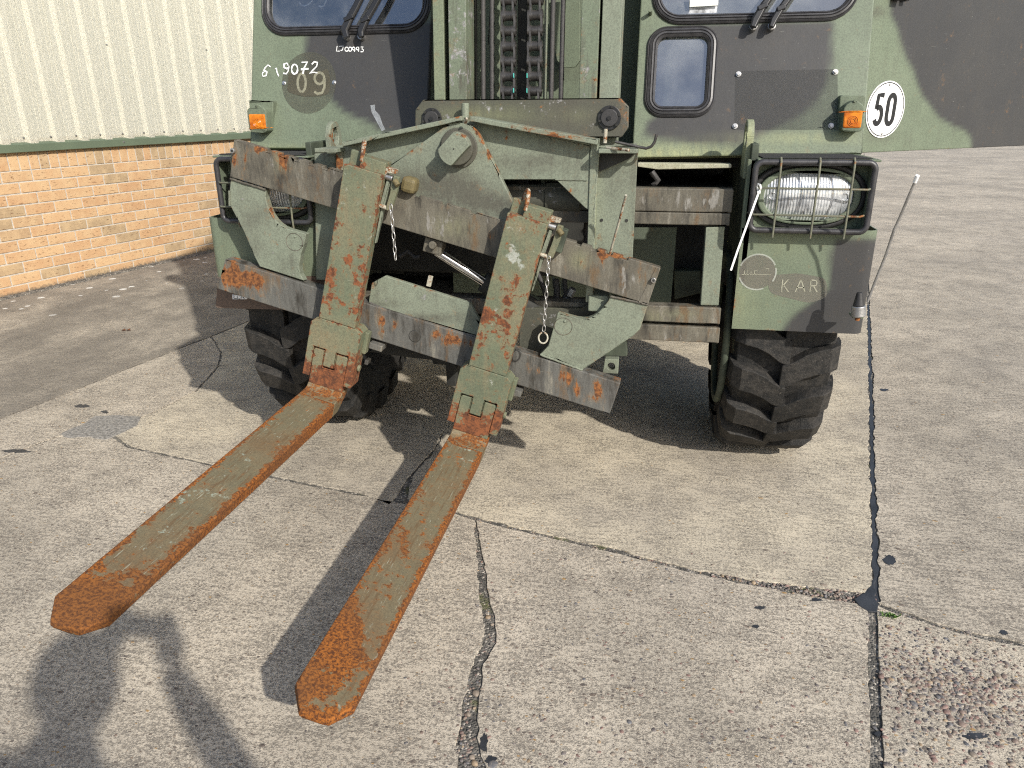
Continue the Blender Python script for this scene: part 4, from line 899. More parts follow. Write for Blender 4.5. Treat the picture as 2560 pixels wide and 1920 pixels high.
# ---- lugs (lifting eyes)
def eye(x,y,z0,h,w_,t,yel):
    fr=Fr((x,y,z0),(0,1,0),(0,0,1)); o=[(-w_/2,0)]+[(-w_/2,h-w_/2)]+arc(0,h-w_/2,w_/2,w_/2,180,0,12)+[(w_/2,0)]
    p_=prism(o,fr,-t/2,t/2,[ell(0,h-w_/2,w_*.24,w_*.30,16)]); part('lifting_eye',p_,'frame',.003,rust=[(*proj([(x,y,z0+h*.7)])[0],20,40,.35 if not yel else .12)],yel=[(*proj([(x,y,z0+h*.6)])[0],30,80,1.0 if yel else 0)])
eye(U((1876,300),2.38)[0],2.38,1.03,U((1880,299),2.34)[2]-1.03,.09,.02,True)
eye(U((822,303),2.42)[0]+.012,2.42,1.05,U((825,303),2.40)[2]-1.05,.095,.018,False)

# ---- mast
MT=R(4.4); MP=Fr((0,2.33,1.25),(1,0,0),(0,math.sin(MT),math.cos(MT)))
mbot=MP.px(A2([(600,800)]))[0][1]
def mbar(name,xa,xb,d0,d1,mt,bev=.002,**k):
    """xa, xb: crop x of (left,right) at the top edge and at the cross plate"""
    t=MP.px(A2([(xa[0],0),(xa[1],0)]),d0); b=MP.px(A2([(xb[0],770),(xb[1],770)]),d0); aL=(t[0][0]+b[0][0])/2; aR=(t[1][0]+b[1][0])/2
    return plate(name,[(aL,mbot-.25),(aR,mbot-.25),(aR,1.35),(aL,1.35)],MP,d0,d1,mt,truck,.03,bev,edgew=.01,**k)
mast_l=[mbar('mast_rail',(250,345),(275,350),0,.13,'paint',yel=[(1090,150,30,200,.25)]),mbar('mast_rail',(372,520),(396,525),-.01,.10,'mast',bare=[(1140,150,40,200,.15)])]
mbar('mast_gap_shade',(345,372),(350,396),.06,.09,'dark'); mbar('mast_gap_shade',(520,592),(525,592),.10,.13,'dark')  # dark strips set between the rails, shade of the gaps as colour
mbar('mast_rail',(1430,1572),(1420,1560),-.01,.10,'mast',rust=[(1480,220,20,60,.18)]); mbar('mast_gap_shade',(1572,1592),(1560,1582),.06,.09,'dark')
mbar('mast_rail',(1592,1754),(1582,1727),0,.13,'frame',bare=[(1530,200,30,60,.2)])
mbar('mast_strip',(590,636),(592,636),.13,.15,'paint'); mbar('mast_strip',(745,785),(750,790),.13,.15,'paint'); mbar('mast_strip',(1135,1162),(1135,1160),.10,.12,'frame')
mbar('lift_cylinder',(925,1000),(930,1000),.09,.16,'dark')
for xa,xb,r_ in (((656,656),(660,660),.0072),((727,727),(732,732),.0072),((1210,1210),(1208,1208),.0072),((1290,1290),(1287,1287),.0072)):
    t=MP.px(A2([(xa[0],0)]),.06)[0]; part('hydraulic_hose',cyl(MP.at(t[0],mbot-.1,.06),MP.at(t[0],1.3,.06),r_,seg=14),'hose',smooth=True)
a0=MP.px(A2([(705,190)]),.05)[0]; part('cable',cyl(MP.at(a0[0]+.004,a0[1]+.2,.09),MP.at(a0[0]-.012,a0[1]-.05,.09),.0015,seg=6),'blackplastic')
# roller chains, link by link
def linkmesh(nm,off_,rolls):
    bm=bmesh.new(); P_=.0413
    for sx in (-1,1):
        out=arc(0,P_/2,.0155,.0155,0,180,8)+[(-.009,0)]+arc(0,-P_/2,.0155,.0155,180,360,8)+[(.009,0)]
        prism(out,Fr((0,0,0),(0,1,0),(0,0,1)),sx*off_-.003,sx*off_+.003,bm=bm)
    if rolls:
        for z in (-P_/2,P_/2): cyl((-off_,0,z),(off_,0,z),.0135,seg=16,bm=bm)
    else:
        for z in (-P_/2,P_/2): cyl((-off_-.005,0,z),(off_+.005,0,z),.006,seg=12,bm=bm)
    me=bpy.data.meshes.new(nm); bm.normal_update(); bm.to_mesh(me); bm.free(); me.shade_smooth(); me.set_sharp_from_angle(angle=R(40)); me.materials.append(M['chainm']); return me
LA=linkmesh('link_inner',.0135,True); LB=linkmesh('link_outer',.0190,False)
tl=np.array(truck.location); mrot=(-MT,0,0)
for cxp in (857,1066):
    ca=MP.px(A2([(cxp,400)]),.04)[0][0]; yb0=MP.px(A2([(cxp,720)]),.04)[0][1]
    ch=part('mast_chain',box(MP.at(ca,yb0-.055,.04),(.03,.025,.03),fr=MP),'chainm',.003)
    for i in range(22):
        c=MP.at(ca,yb0-.0207+i*.0413,.04); o=obj('link',None,None,ch,mesh=LA if i%2==0 else LB,loc=tuple(c-tl)); o.rotation_euler=mrot
    for i in (0,1):
        c=MP.at(ca,yb0+i*.0413,.028); sx=1 if cxp<900 else -1
        part('paint_mark',box(c+MP.ex*sx*.0195,(.003,.02,.013),fr=MP),'turq',.001,parent=ch)
# ---- cross plate with rollers
XP=YF(2.27)
plate('cross_plate',rpoly(XP.px(A2([(120,868),(180,788),(1738,773),(1806,842),(1803,1010),(1748,1086),(150,1086),(118,1020)])),.004),XP,0,.035,'grease',truck,.02,.003,rust=[(1042,285,6,20,.4),(1352,268,9,3,.5),(1300,246,200,2,.25)],yel=[(1200,285,120,22,.35),(1430,290,60,20,.2)],bare=[(1300,258,200,8,.1)])
for p,r_ in (((255,937),.030),((1655,930),.033)):
    c=XP.at(*XP.px(A2([p]))[0],0); b_=part('mast_roller',cyl(c-np.array((0,.001,0)),c-np.array((0,.006,0)),r_,seg=36),'blackplastic',.001)
    part('roller_cap',cyl(c-np.array((0,.006,0)),c-np.array((0,.012,0)),r_*.72,seg=30),'rubber',.0015,parent=b_)
    for k in range(6): a=k*math.tau/6+.3; part('roller_lug',box(c+np.array((math.cos(a)*r_*.86,-.007,math.sin(a)*r_*.86)),(.006,.012,.006)),'dark',parent=b_)
    part('roller_bolt',cyl(c-np.array((0,.012,0)),c-np.array((0,.017,0)),.006,seg=6),'blackplastic',parent=b_)
# ---- hanger frame
FP=YF(2.25)
face=FP.px(A2([(-460,1140),(-230,1095),(485,945),(560,945),(1500,1150),(1500,1662),(1460,1640),(1228,1418),(-230,1418),(-470,1640)]))
plate('hanger_frame',face,FP,0,.022,'frame',truck,.014,.002,dirt=[(1330,410,90,22,.55),(1250,330,20,20,.25),(1345,395,60,10,.3)],rust=[(1268,345,5,14,.5),(1262,335,8,3,.4),(985,385,30,4,.2),(1420,450,5,3,.45)],bare=[(1100,330,40,20,.1)])
def edgebar(pts,y0,y1,th,mt='frame',name='frame_flange',**k):
    fr=YF(y0); P=fr.px(pts); a=np.array(P[0]);b=np.array(P[1]); t=(b-a)/np.linalg.norm(b-a); nn=np.array((t[1],-t[0])); 
    return plate(name,[tuple(a),tuple(b),tuple(b+nn*th),tuple(a+nn*th)],fr,0,y1-y0,mt,truck,.02,.002,**k)
edgebar(A1([(1118,1122),(2062,916)]),2.20,2.29,.013,rust=[(1140,292,14,4,.3)]); edgebar(A2([(555,918),(1566,1104)]),2.20,2.29,.014,rust=[(1290,318,20,4,.35),(1420,342,60,4,.3),(1380,335,12,4,.4)])
part('grease_stub',cyl(U(A2([(515,930)])[0],2.24),U(A2([(515,815)])[0],2.24),.011,seg=18),'frame',.001,smooth=True)
def vbar(name,xt,xb,y_t,y_b,yd,dd,mt='frame',**k):
    fr=YF(yd); return plate(name,fr.px([(xt[0],y_t),(xt[1],y_t),(xb[1],y_b),(xb[0],y_b)]),fr,0,dd,mt,truck,.03,.002,**k)
vbar('frame_leg',(1476,1496),(1464,1482),352,756,2.245,.06,yel=[(1490,560,10,120,.3)])
vbar('frame_leg',(839,856),(846,861),364,760,2.245,.06,rust=[(846,400,10,14,.5),(852,385,5,10,.4)])
vbar('frame_side_plate',(1496,1595),(1482,1579),366,690,2.275,.018,dirt=[(1545,480,40,60,.3),(1590,500,8,150,.2)],yel=[(1500,520,8,120,.3)])
vbar('frame_side_plate',(786,839),(790,846),384,700,2.275,.018)
for p in ((1593,712),(1790,715)): 
    c=U(A6([p])[0],2.2755); part('bolt_hole',cyl(c-np.array((0,.0022,0)),c,.0048,seg=14),'dark')
def bracket(x0,x1,ztop,y0,y1,nm,**k): part(nm,box(((x0+x1)/2,(y0+y1)/2,ztop-.006),(x1-x0,y1-y0,.012)),'frame',.002,**k)
zt=U((1540,378),2.19)[2]; bracket(U((1496,380),2.19)[0],U((1594,380),2.19)[0],zt+.006,2.19,2.30,'frame_bracket')
zt2=U((830,378),2.19)[2]; bracket(U((786,375),2.19)[0],U((842,375),2.19)[0],zt2+.008,2.19,2.30,'frame_bracket',rust=[(805,378,25,4,.6)])
part('bracket_shadow',prism(FP.px(A2([(1568,1205),(1878,1195),(1800,1260),(1572,1360)])),YF(2.262),0,.006),'dark')  # dark sheet standing in for the shadow under the bracket
# rods and hooks on the right bracket
part('rusty_pin',cyl(U(A2([(1618,1130)])[0],2.21),U(A2([(1626,1018)])[0],2.21),.0055,seg=12),'rusty',smooth=True,base=(-.02,0,0))
part('rusty_pin',cyl(U(A2([(1632,1168)])[0],2.20),U(A2([(1808,1186)])[0],2.16),.0042,seg=12),'rusty',smooth=True,base=(.05,0,0))
part('rod_hook',sweep([U(p,2.22) for p in A2([(1700,1120),(1880,1160),(1945,1172),(1985,1158),(2010,1125),(2020,1090),(2027,1062)])],.0042),'chainm',smooth=True)
part('rusty_rod',sweep([U(p,y_) for p,y_ in zip(A6([(1655,992),(1700,830),(1735,710),(1765,590),(1786,515)]),(2.215,2.19,2.17,2.15,2.13))],.0036),'rusty',smooth=True,base=(.0,0,0))
# ---- rear carriage rails (seen right of the frame)
RL=YF(2.33)
def hrail(pL,pR,name,**k):
    l=RL.px(pL);r=RL.px(pR); xl_=-1.02; xr_=(r[0][0]+r[1][0])/2; zt_=(l[0][1]+r[0][1])/2; zb_=(l[1][1]+r[1][1])/2
    return plate(name,[(xl_,zb_),(xr_,zb_),(xr_,zt_),(xl_,zt_)],RL,0,.05,'bar',truck,.03,.003,**k)
hrail(A7([(130,463),(130,640)]),A7([(893,465),(890,655)]),'rear_rail',bare=[(1760,505,40,18,.45),(1620,495,60,30,.15)],dirt=[(1630,530,60,10,.3)])
hrail(A7([(130,650),(130,748)]),A7([(870,657),(870,752)]),'rear_rail',rust=[(1610,545,60,8,.22)])
hrail(A7([(210,1388),(200,1500)]),A7([(798,1405),(790,1548)]),'rear_rail',yel=[(1660,790,70,8,.7)],rust=[(1700,780,100,5,.2)])
hrail(A9([(1930,520),(1930,635)]),K(1700,700,[(320,370),(305,498)]),'rear_rail',bare=[(1700,845,120,10,.2)])
plate('rail_post',RL.px(A7([(680,770),(830,765),(780,1392),(636,1390)])),RL,.006,.05,'frame',truck,.03,.003,rust=[(1771,680,8,26,.65)],bare=[(1790,585,30,14,.3)],yel=[(1810,560,20,20,.3)])
# slack behind: tilted green plate seen between the rails
part('inner_sheet',prism(YF(2.6).px(A7([(100,770),(450,770),(400,1380),(100,1380)])),YF(2.6),0,.01),'cab',camo=[A7([(100,770),(300,770),(270,850),(200,930),(100,1020)])],soft=4)
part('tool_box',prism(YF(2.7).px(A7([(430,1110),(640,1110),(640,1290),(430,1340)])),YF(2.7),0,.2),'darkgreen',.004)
for pp,r_ in ((A7([(250,330),(300,400),(260,440)]),.01),):
    part('hydraulic_hose',sweep([U(p,2.5) for p in pp],r_),'hose',smooth=True)
# cross tube and tilt cylinder behind the frame
part('cross_tube',cyl(U(A6([(880,540)])[0],2.36),U(A6([(1420,545)])[0],2.36),.042,seg=28),'grease',.002,smooth=True,dirt=[(1400,500,40,30,.4)])
c=U(A6([(1155,540)])[0],2.36); part('tube_collar',cyl(c,c+np.array((.11,0,0)),.046,seg=28),'grease',.003,smooth=True)
part('rod_mount',box(U(A6([(275,910)])[0],2.25),(.058,.05,.045),fr=CF),'bar',.003); c=U(A6([(262,905)])[0],2.218); part('rod_mount_pin',cyl(c,c-np.array((0,.012,0)),.012,seg=18),'bar',.002)
ra,rb2=U(A6([(290,960)])[0],2.27),U(A6([(720,1235)])[0],2.30)
part('piston_rod',cyl(ra,rb2,.0155,seg=24),'chrome',smooth=True)
r1=U(A6([(655,1195)])[0],2.31); r2=U(A6([(1330,1560)])[0],2.38); part('tilt_cylinder',cyl(r1,r2,.034,seg=28),'dark',.003,smooth=True)
part('side_shift_tube',cyl(U(A6([(960,1310)])[0],2.36),U(A6([(1240,1440)])[0],2.36),.020,seg=20),'darkgreen',smooth=True)
for pts,r_,mt in ((A6([(1080,1120),(1110,1180),(1150,1300),(1180,1400)]),.008,'hose'),(A6([(1230,1180),(1240,1260),(1235,1400)]),.011,'hose'),(A6([(1370,1250),(1340,1300),(1300,1370),(1290,1480)]),.009,'hose'),(A6([(1480,520),(1490,640),(1470,800),(1480,900)]),.010,'hose'),(A6([(0,1000),(60,960),(120,1010),(160,1000)]),.008,'hose'),(A6([(1300,1180),(1310,1300),(1270,1400)]),.008,'hose')):
    part('hydraulic_hose',sweep([U(p,2.42) for p in pts],r_),mt,smooth=True)
for p0,p1 in ((A6([(1365,1255),(1335,1310)])),(A6([(1325,1320),(1305,1360)]))): part('hose_fitting',cyl(U(p0,2.415),U(p1,2.415),.013,seg=6),'alu')
part('green_tab',prism(YF(2.45).px(A6([(1200,1160),(1222,1165),(1222,1250),(1205,1240)])),YF(2.45),0,.004),'frame'); part('green_tab',prism(YF(2.45).px(A6([(1270,1185),(1292,1190),(1288,1310),(1272,1300)])),YF(2.45),0,.004),'frame')
part('lower_beam',prism(YF(2.31).px(A6([(940,1405),(1440,1408),(1490,1370),(1530,1355),(1590,1360),(1580,1450),(1500,1500),(1450,1900),(1100,1980),(940,1800)])),YF(2.31),0,.04),'grease',.003,yel=[(1400,790,60,40,.25)])
part('frame_foot',box(U(A6([(1575,1345)])[0],2.28),(.062,.09,.05)),'frame',.004)
part('tow_block',prism(YF(2.34).px(A9([(1640,700),(1790,640),(1795,762),(1600,758)])),YF(2.34),0,.05),'darkgreen',.003)
tb_=YF(2.30); hc=tb_.px(A9([(1668,842)]))[0]
part('tow_lug',prism(tb_.px(A9([(1618,782),(1728,784),(1722,900),(1600,893)])),tb_,0,.03,[ell(hc[0],hc[1],.0125,.0125,20)]),'frame',.002,dirt=[(1525,925,30,20,.4)])
part('lower_cross_member',prism(YF(2.40).px(A8([(1330,725),(1480,640),(2150,760),(2150,830),(1900,800),(1600,765)])),YF(2.40),0,.10),'dark',.003)
part('axle_stop',prism(YF(2.6).px(A9([(250,760),(360,770),(450,850),(440,1000),(370,990),(360,830),(260,825)])),YF(2.6),0,.06),'dark',.003)
# ---- pivot plate
pts=[]
half=R(45.5); rp_=.072
a0_=180-45.5*1; 
tang=[(rp_*math.cos(R(t)),rp_*math.sin(R(t))) for t in range(int(90-44),int(90+45),6)]
pv=[(.335,-.26)]+tang+[(-.335,-.26)]
plate('pivot_plate',pv,CF,.012,.036,'frame',truck,.013,.003,edgew=.008,dirt=[(1040,455,120,40,.9),(1150,490,100,40,.9),(1240,515,60,30,.8),(1130,430,26,40,.35)],rust=[(1020,372,26,8,.35),(1225,395,6,26,.3),(1245,425,8,22,.35),(1140,300,18,6,.4),(1190,325,10,14,.25)],bare=[(1080,400,60,40,.06)])
pc=CF.at(0,0,0)
pin=part('pivot_pin',cyl(CF.at(0,0,.012),CF.at(0,0,.004),.056,seg=44),'grease',.003)
part('pivot_washer',cyl(CF.at(0,0,.004),CF.at(0,0,-.018),.047,seg=44),'grease',.002,parent=pin)
cut=[(x,z) for x,z in ell(0,0,.0465,.0465,60)]
dirn=np.array((math.cos(R(45)),math.sin(R(45)))); nrm_=np.array((-dirn[1],dirn[0]))
Rw=Fr(CF.o,(1,0,0),(0,0,1))
flat=[]
for x,z in cut:
    s_=np.dot((x,z),nrm_)
    if s_>.032: s_c=.032
    elif s_<-.026: s_c=-.026
    else: s_c=s_
    flat.append(tuple(np.dot((x,z),dirn)*dirn+s_c*nrm_))
part('pin_cap',prism(flat,Rw,-.05,-.018),'frame',.0015,parent=pin,rust=[(1158,338,24,5,.5),(1110,378,5,8,.5)])
part('pin_dimple',cyl(CF.at(0,0,-.0506),CF.at(0,0,-.048),.0022,seg=10),'dark',parent=pin)
part('grease_nipple',cyl(U(A2([(515,965)])[0],2.19),U(A2([(527,935)])[0],2.17),.006,.003,seg=10),'rusty',base=(.0,0,0))
# ---- carriage bars
def notched(a0,a1,zb_,zt_,gaps,dep):
    P=[(a0,zb_),(a1,zb_),(a1,zt_)]
    for g0,g1 in sorted(gaps,reverse=True): P+=[(g1,zt_),(g1-.002,zt_-dep),(g0+.001,zt_-dep),(g0,zt_)]
    return P+[(a0,zt_)]
def gx(pts): return [CF.px([p])[0][0] for p in pts]
gaps=[tuple(gx(A5([(a,200),(b,205)]))) for a,b in ((515,545),(627,666),(746,786),(866,906),(985,1026))]
gaps+= [tuple(gx(A6([(a,500+.3*a),(b,500+.3*b)]))) for a,b in ((325,361),(552,596),(110,150))]
gaps+=[tuple(gx(A6([(a,500+.3*a),(b,500+.3*b)]))) for a,b in ((1385,1427),(1508,1552),(1627,1672),(1755,1798))]
ub=plate('upper_carriage_bar',notched(-.684,.663,-.277,-.163,gaps,.0075),CF,0,.032,'bar',truck,.011,.0022,edgew=.006,
  rust=[(590,400,12,30,.45),(612,400,8,36,.6),(650,375,26,9,.5),(700,398,18,30,.5),(1030,462,60,6,.15),(1195,575,10,26,.5),(1150,590,14,10,.25),(1230,590,10,22,.5),(1505,640,10,40,.65),(1540,640,36,6,.5),(1600,680,8,26,.35),(1455,655,10,18,.4),(1390,650,14,10,.35),(1160,520,60,5,.2),(1560,640,60,6,.3),(750,420,30,5,.3)],
  yel=[(700,400,14,30,.4),(1130,570,50,30,.25),(1450,650,25,25,.4)],bare=[(660,400,30,25,.25),(1100,560,60,25,.25),(1570,700,30,30,.25)],dirt=[(800,470,60,20,.5),(720,440,100,8,.4),(1300,640,70,12,.4)])
plate('bar_back',[(-.34,-.26),(.66,-.26),(.66,-.176),(-.34,-.176)],CF,.034,.045,'bar',truck,.04,.002)
for p,d_ in ((A1([(268,1190)])[0],-.012),(A9([(2003,155)])[0],-.012)):
    q=CF.px([p])[0]; b_=part('stop_bolt',cyl(CF.at(*q,0),CF.at(*q,d_),.0075,seg=16),'steel',.001); part('bolt_recess',cyl(CF.at(*q,d_-.0004),CF.at(*q,d_+.004),.0042,seg=6),'dark',parent=b_)
part('end_weld',prism([(.634,-.279),(.645,-.279),(.655,-.166),(.650,-.166)],CF,-.0015,.002),'bar')
lb=plate('lower_carriage_bar',[(-.688,-.649),(.662,-.651),(.662,-.541),(-.670,-.541)],CF,0,.05,'lbar',truck,.012,.003,edgew=.006,
  rust=[(580,690,24,34,.62),(620,695,34,16,.55),(640,715,22,34,.5),(600,700,50,30,.2),(735,730,24,12,.12),(955,800,10,14,.5),(985,810,8,20,.5),(1090,835,18,12,.5),(1130,850,34,16,.5),(1175,860,20,14,.4),(950,830,16,5,.4),(1320,915,8,22,.55),(1345,925,12,14,.4),(1420,945,20,26,.5),(1445,975,10,20,.5),(1490,975,20,30,.55),(1540,965,6,22,.4),(1480,1000,14,12,.4),(1370,935,12,10,.4),(655,740,18,6,.25)],
  bare=[(700,740,60,30,.1),(1250,900,10,8,.3)],dirt=[(870,830,50,30,.35),(1300,960,60,30,.25)])
plate('carriage_upright',CF.px([(921,757),(929,708),(962,690),(1176,758),(1198,799),(1200,842),(1080,806),(1000,785)],.012),CF,.012,.03,'frame',truck,.014,.0025,dirt=[(1080,795,90,12,.7),(960,760,50,10,.6),(1185,800,20,30,.3)],bare=[(960,752,14,5,.5),(1065,740,12,12,.15)])
q=CF.px(A8([(1805,190)]),.012)[0]; part('stop_tab',box(CF.at(q[0],q[1]+.008,.02),(.014,.012,.034),fr=CF),'rusty',.0015,base=(-.1,0,0))
q=CF.px(A8([(1697,602)]))[0]; pl_=part('plug',cyl(CF.at(*q,.002),CF.at(*q,-.0025),.0185,seg=30),'lbar',.001,base=(0,0,.5)); part('plug_ring',sweep([CF.at(q[0]+.019*math.cos(t),q[1]+.019*math.sin(t),0) for t in np.linspace(0,math.tau,30,endpoint=False)],.0014,closed=True),'dark',parent=pl_)
armL=A5([(243,385),(380,432),(520,472),(517,530),(535,600),(560,660),(592,708),(625,742),(662,768),(705,785),(745,797),(838,822),(825,900),(795,985),(782,1080),(790,1140),(822,1192),(470,1078),(430,1000),(345,800),(238,598),(233,480)])
armR=A9([(1663,285),(1648,320),(1625,350),(1595,385),(1560,420),(1520,448),(1480,464),(1440,466),(1400,460),(1245,418),(1228,480),(1170,680),(1108,745),(1250,790),(1440,868),(1500,830),(1840,602),(1895,548),(1912,500),(1952,375),(1962,352)])
for nm,pp,cp_,kw in (('carriage_arm',armL,A5([(745,885)])[0],dict(rust=[(620,515,6,8,.5),(664,585,5,10,.5),(700,560,40,6,.1)],dirt=[(640,545,30,30,.35),(640,620,30,30,.4),(720,660,30,20,.3)])),('carriage_arm',armR,A9([(1290,525)])[0],dict(rust=[(1530,880,40,6,.25),(1605,790,6,30,.3)],dirt=[(1480,850,60,30,.25),(1440,800,30,10,.35),(1460,900,60,12,.35)]))):
    o=plate(nm,CF.px(pp,.006),CF,.006,.034,'frame',truck,.012,.0025,edgew=.005,**kw)
    q=CF.px([cp_],.006)[0]; part('weld_ring',sweep([CF.at(q[0]+.0275*math.cos(t),q[1]+.0275*math.sin(t),.006) for t in np.linspace(0,math.tau,32,endpoint=False)],.0011,closed=True),'bar',parent=o)
    part('weld_dot',sphere(CF.at(q[0],q[1]+.017,.006),.004),'frame',parent=o,smooth=True)
for p,s_ in ((A8([(1405,672)])[0],(.045,.05,.02)),(A9([(925,1030)])[0],(.035,.05,.02)),(A8([(1325,800)])[0],(.012,.03,.016))):
    part('latch_block',box(CF.at(*CF.px([p],.01)[0],.01),s_,fr=CF),'lbar',.002)
# ---- fork arms
def fork(ac,label,rsh,bsh,rbl,bbl,holes_,mirror=1,wave=0):
    O=CF.at(ac,0,0); f=Fr(O,CF.ex,CF.ez)
    root=plate('fork_arm',[(-.06,-.604),(.06,-.604),(.06,-.122),(-.06,-.122)],f,-.08,-.034,'shank',truck,.010,.0025,edgew=.006,rust=rsh,bare=bsh,label=label)
    kn=[(-.083,-.808),(-.0605,-.808),(-.0605,-.702),(-.0205,-.702),(-.0205,-.760),(.0175,-.760),(.0175,-.702),(.0575,-.702),(.0575,-.808),(.083,-.808),(.083,-.618),(.066,-.605),(-.066,-.605),(-.083,-.624)]
    rk=[(*proj([f.at(0,-.80,-.08)])[0],80,16,.60),(*proj([f.at(.07,-.74,-.08)])[0],20,40,.4),(*proj([f.at(-.07,-.79,-.08)])[0],20,30,.4)]
    plate('hinge_housing',kn,f,-.081,-.012,'shank',root,.010,.0022,edgew=.005,rust=rk,bare=[(*proj([f.at(0,-.66,-.08)])[0],40,30,.08)])
    kb=[(-.0595,-.832),(-.0595,-.716),(-.056,-.708),(-.0215,-.708),(-.0215,-.767),(.0185,-.767),(.0185,-.708),(.053,-.708),(.0565,-.716),(.0565,-.832)]
    plate('blade_heel',kb,f,-.078,-.034,'shank',root,.009,.003,edgew=.004,rust=[(*proj([f.at(0,-.815,-.08)])[0],70,20,.75),(*proj([f.at(0,-.77,-.08)])[0],60,18,.45)],bare=[(*proj([f.at(0,-.72,-.08)])[0],50,10,.12)])
    # heel bend (side profile in depth/height), swept across the width
    sf=Fr(O,f.ey,f.ez)   # plane: depth x height ; its ey is -ex
    pr=[(-.079,-.831),(-.086,-.843),(-.100,-.848),(-.135,-.848),(-.135,-.897),(-.092,-.895),(-.040,-.850),(-.032,-.831)]
    hb=prism(pr,sf,-.0605,.0605,step=.012); part('heel_bend',hb,'blade',.003,parent=root,rust=[(*proj([f.at(0,-.845,-.10)])[0],90,22,.62)],bare=[(*proj([f.at(.0,-.85,-.125)])[0],40,9,.1)])
    # blade
    pf=Fr(O+f.ez*(-.848),f.ex,-f.ey)  # plan frame: x across, z towards the tip; ey is -+ height
    L0,L1=.1352,1.235; sgn=1
    plan=[(-.0605,L0),(.0605,L0),(.0605,L1-.046),(.030,L1-.002),(.002,L1),(-.028,L1-.001),(-.0605,L1-.052)]
    bm=prism(plan,pf,0,1,step=.013)
    top=[];ez=f.ez
    for v in bm.verts:
        q=np.array(v.co)-pf.o; t=(q@(-f.ey)-L0)/(L1-L0); h=abs(q@ez)>.5; th=.049-.029*max(0,t)**1.1
        zz=-.018*t - (th if h else 0) - (.004*max(0,(t-.93)/.07)**2 if not h else 0)
        base_=q-ez*(q@ez); v.co=Vector(pf.o+base_+ez*zz)
    bmesh.ops.recalc_face_normals(bm,faces=bm.faces)
    o=obj('blade',bm,'blade',root,.003); mark(o,rust=rbl,bare=bbl,dirt=holes_,edge=([plan],pf),edgew=.018)
    # pivot pins
    for s_ in (-1,1): part('hinge_pin',cyl(f.at(s_*.083,-.745,-.045),f.at(s_*.092,-.745,-.045),.011,seg=16),'shank',.002,parent=root)
    part('side_stop',box(f.at(.088,-.66,-.02),(.014,.03,.075),fr=f),'shank',.003,parent=root)
    # top hook: cap, lifting loop, latch
    part('hook_top',prism([(-.018,-.123),(.060,-.123),(.060,-.088),(-.014,-.088)],f,-.072,-.02),'shank',.003,parent=root,base=(.12,0,0))
    part('hook_shoulder',box(f.at(-.038,-.113,-.035),(.044,.018,.06),fr=f),'shank',.003,parent=root,base=(.1,0,0))
    lp=[f.at(-.024+.010*math.cos(t)*1.0,-.104+.052*max(0,math.sin(t)),-.045-.024*math.cos(t)) for t in np.linspace(0,math.pi,12)]
    part('lifting_loop',sweep(lp,.0065),'rusty',parent=root,smooth=True,base=(.15,0,0))
    part('latch_pin',cyl(f.at(.060,-.128,-.055),f.at(.082,-.128,-.055),.0085,seg=18),'steel',.001,parent=root,smooth=True)
    part('latch_lip',prism([(.050,-.100),(.090,-.100),(.090,-.112),(.066,-.116),(.055,-.13)],f,-.065,-.04),'rusty',.002,parent=root,base=(.1,0,0))
    part('latch_arm',prism([(.085,-.118),(.102,-.118),(.104,-.16),(.098,-.212),(.086,-.222),(.080,-.215),(.084,-.17)],f,-.062,-.046),'shank',.0015,parent=root)
    part('latch_arm',prism([(.066,-.14),(.074,-.14),(.068,-.216),(.060,-.216)],f,-.058,-.045),'frame',.0015,parent=root)
    part('latch_link',cyl(f.at(.052,-.214,-.055),f.at(.084,-.216,-.055),.0065,seg=14),'rusty',parent=root,smooth=True,base=(.0,0,0))
    part('latch_head',cyl(f.at(.092,-.13,-.065),f.at(.106,-.14,-.07),.0085,seg=14),'ochre',parent=root,smooth=True)
    part('latch_casting',box(f.at(.122,-.140,-.005),(.046,.05,.046),fr=f),'ochre',.012,parent=root) if ac<0 else part('latch_casting',box(f.at(.105,-.165,-.02),(.022,.03,.07),fr=f),'darkgreen',.003,parent=root)
    part('guide_strip',prism([(.0625,-.13),(.075,-.14),(.066,-.33),(.0625,-.33)],f,-.05,-.034),'frame',.001,parent=root)
    return root,f
rs1=[(872,640,10,40,.30),(830,700,16,50,.40),(905,665,14,26,.30),(883,745,16,12,.40),(860,760,14,8,.4),(845,600,6,16,.35),(888,700,10,20,.3),(912,520,10,12,.25),(872,650,14,10,.35),(842,560,8,24,.25),(880,780,20,14,.35),(822,760,10,20,.35),(905,740,7,34,.35),(851,425,8,6,.4),(900,615,22,10,.3)]
bs1=[(865,470,16,70,.22),(925,560,18,60,.18),(870,520,8,30,.25),(905,480,50,50,.10)]
rs2=[(1240,800,18,22,.40),(1270,750,22,40,.38),(1215,790,14,36,.38),(1265,840,22,36,.40),(1290,710,12,22,.3),(1255,700,8,8,.4),(1270,900,10,20,.4),(1222,920,10,20,.3),(1340,560,10,40,.3),(1300,575,8,8,.4),(1275,545,8,8,.3),(1210,850,12,24,.3),(1190,880,10,20,.2)]
bs2=[(1280,640,18,30,.5),(1300,670,8,30,.4),(1240,760,8,40,.3),(1230,830,12,30,.25),(1265,600,30,60,.12)]
rb1=[(215,1500,90,60,1.1),(140,1540,20,20,.3),(330,1440,40,20,.33),(390,1420,50,16,.25),(450,1370,20,10,.25),(820,960,60,30,.55),(860,1010,40,26,.3),(700,1120,20,12,.2),(640,1200,14,10,.25),(560,1230,16,10,.2),(300,1400,30,16,.2),(750,1100,20,8,.25)]
bb1=[(490,1240,60,26,.36),(400,1330,70,30,.32),(560,1200,10,20,.2),(700,1080,50,26,.16),(640,1150,40,14,.16)]
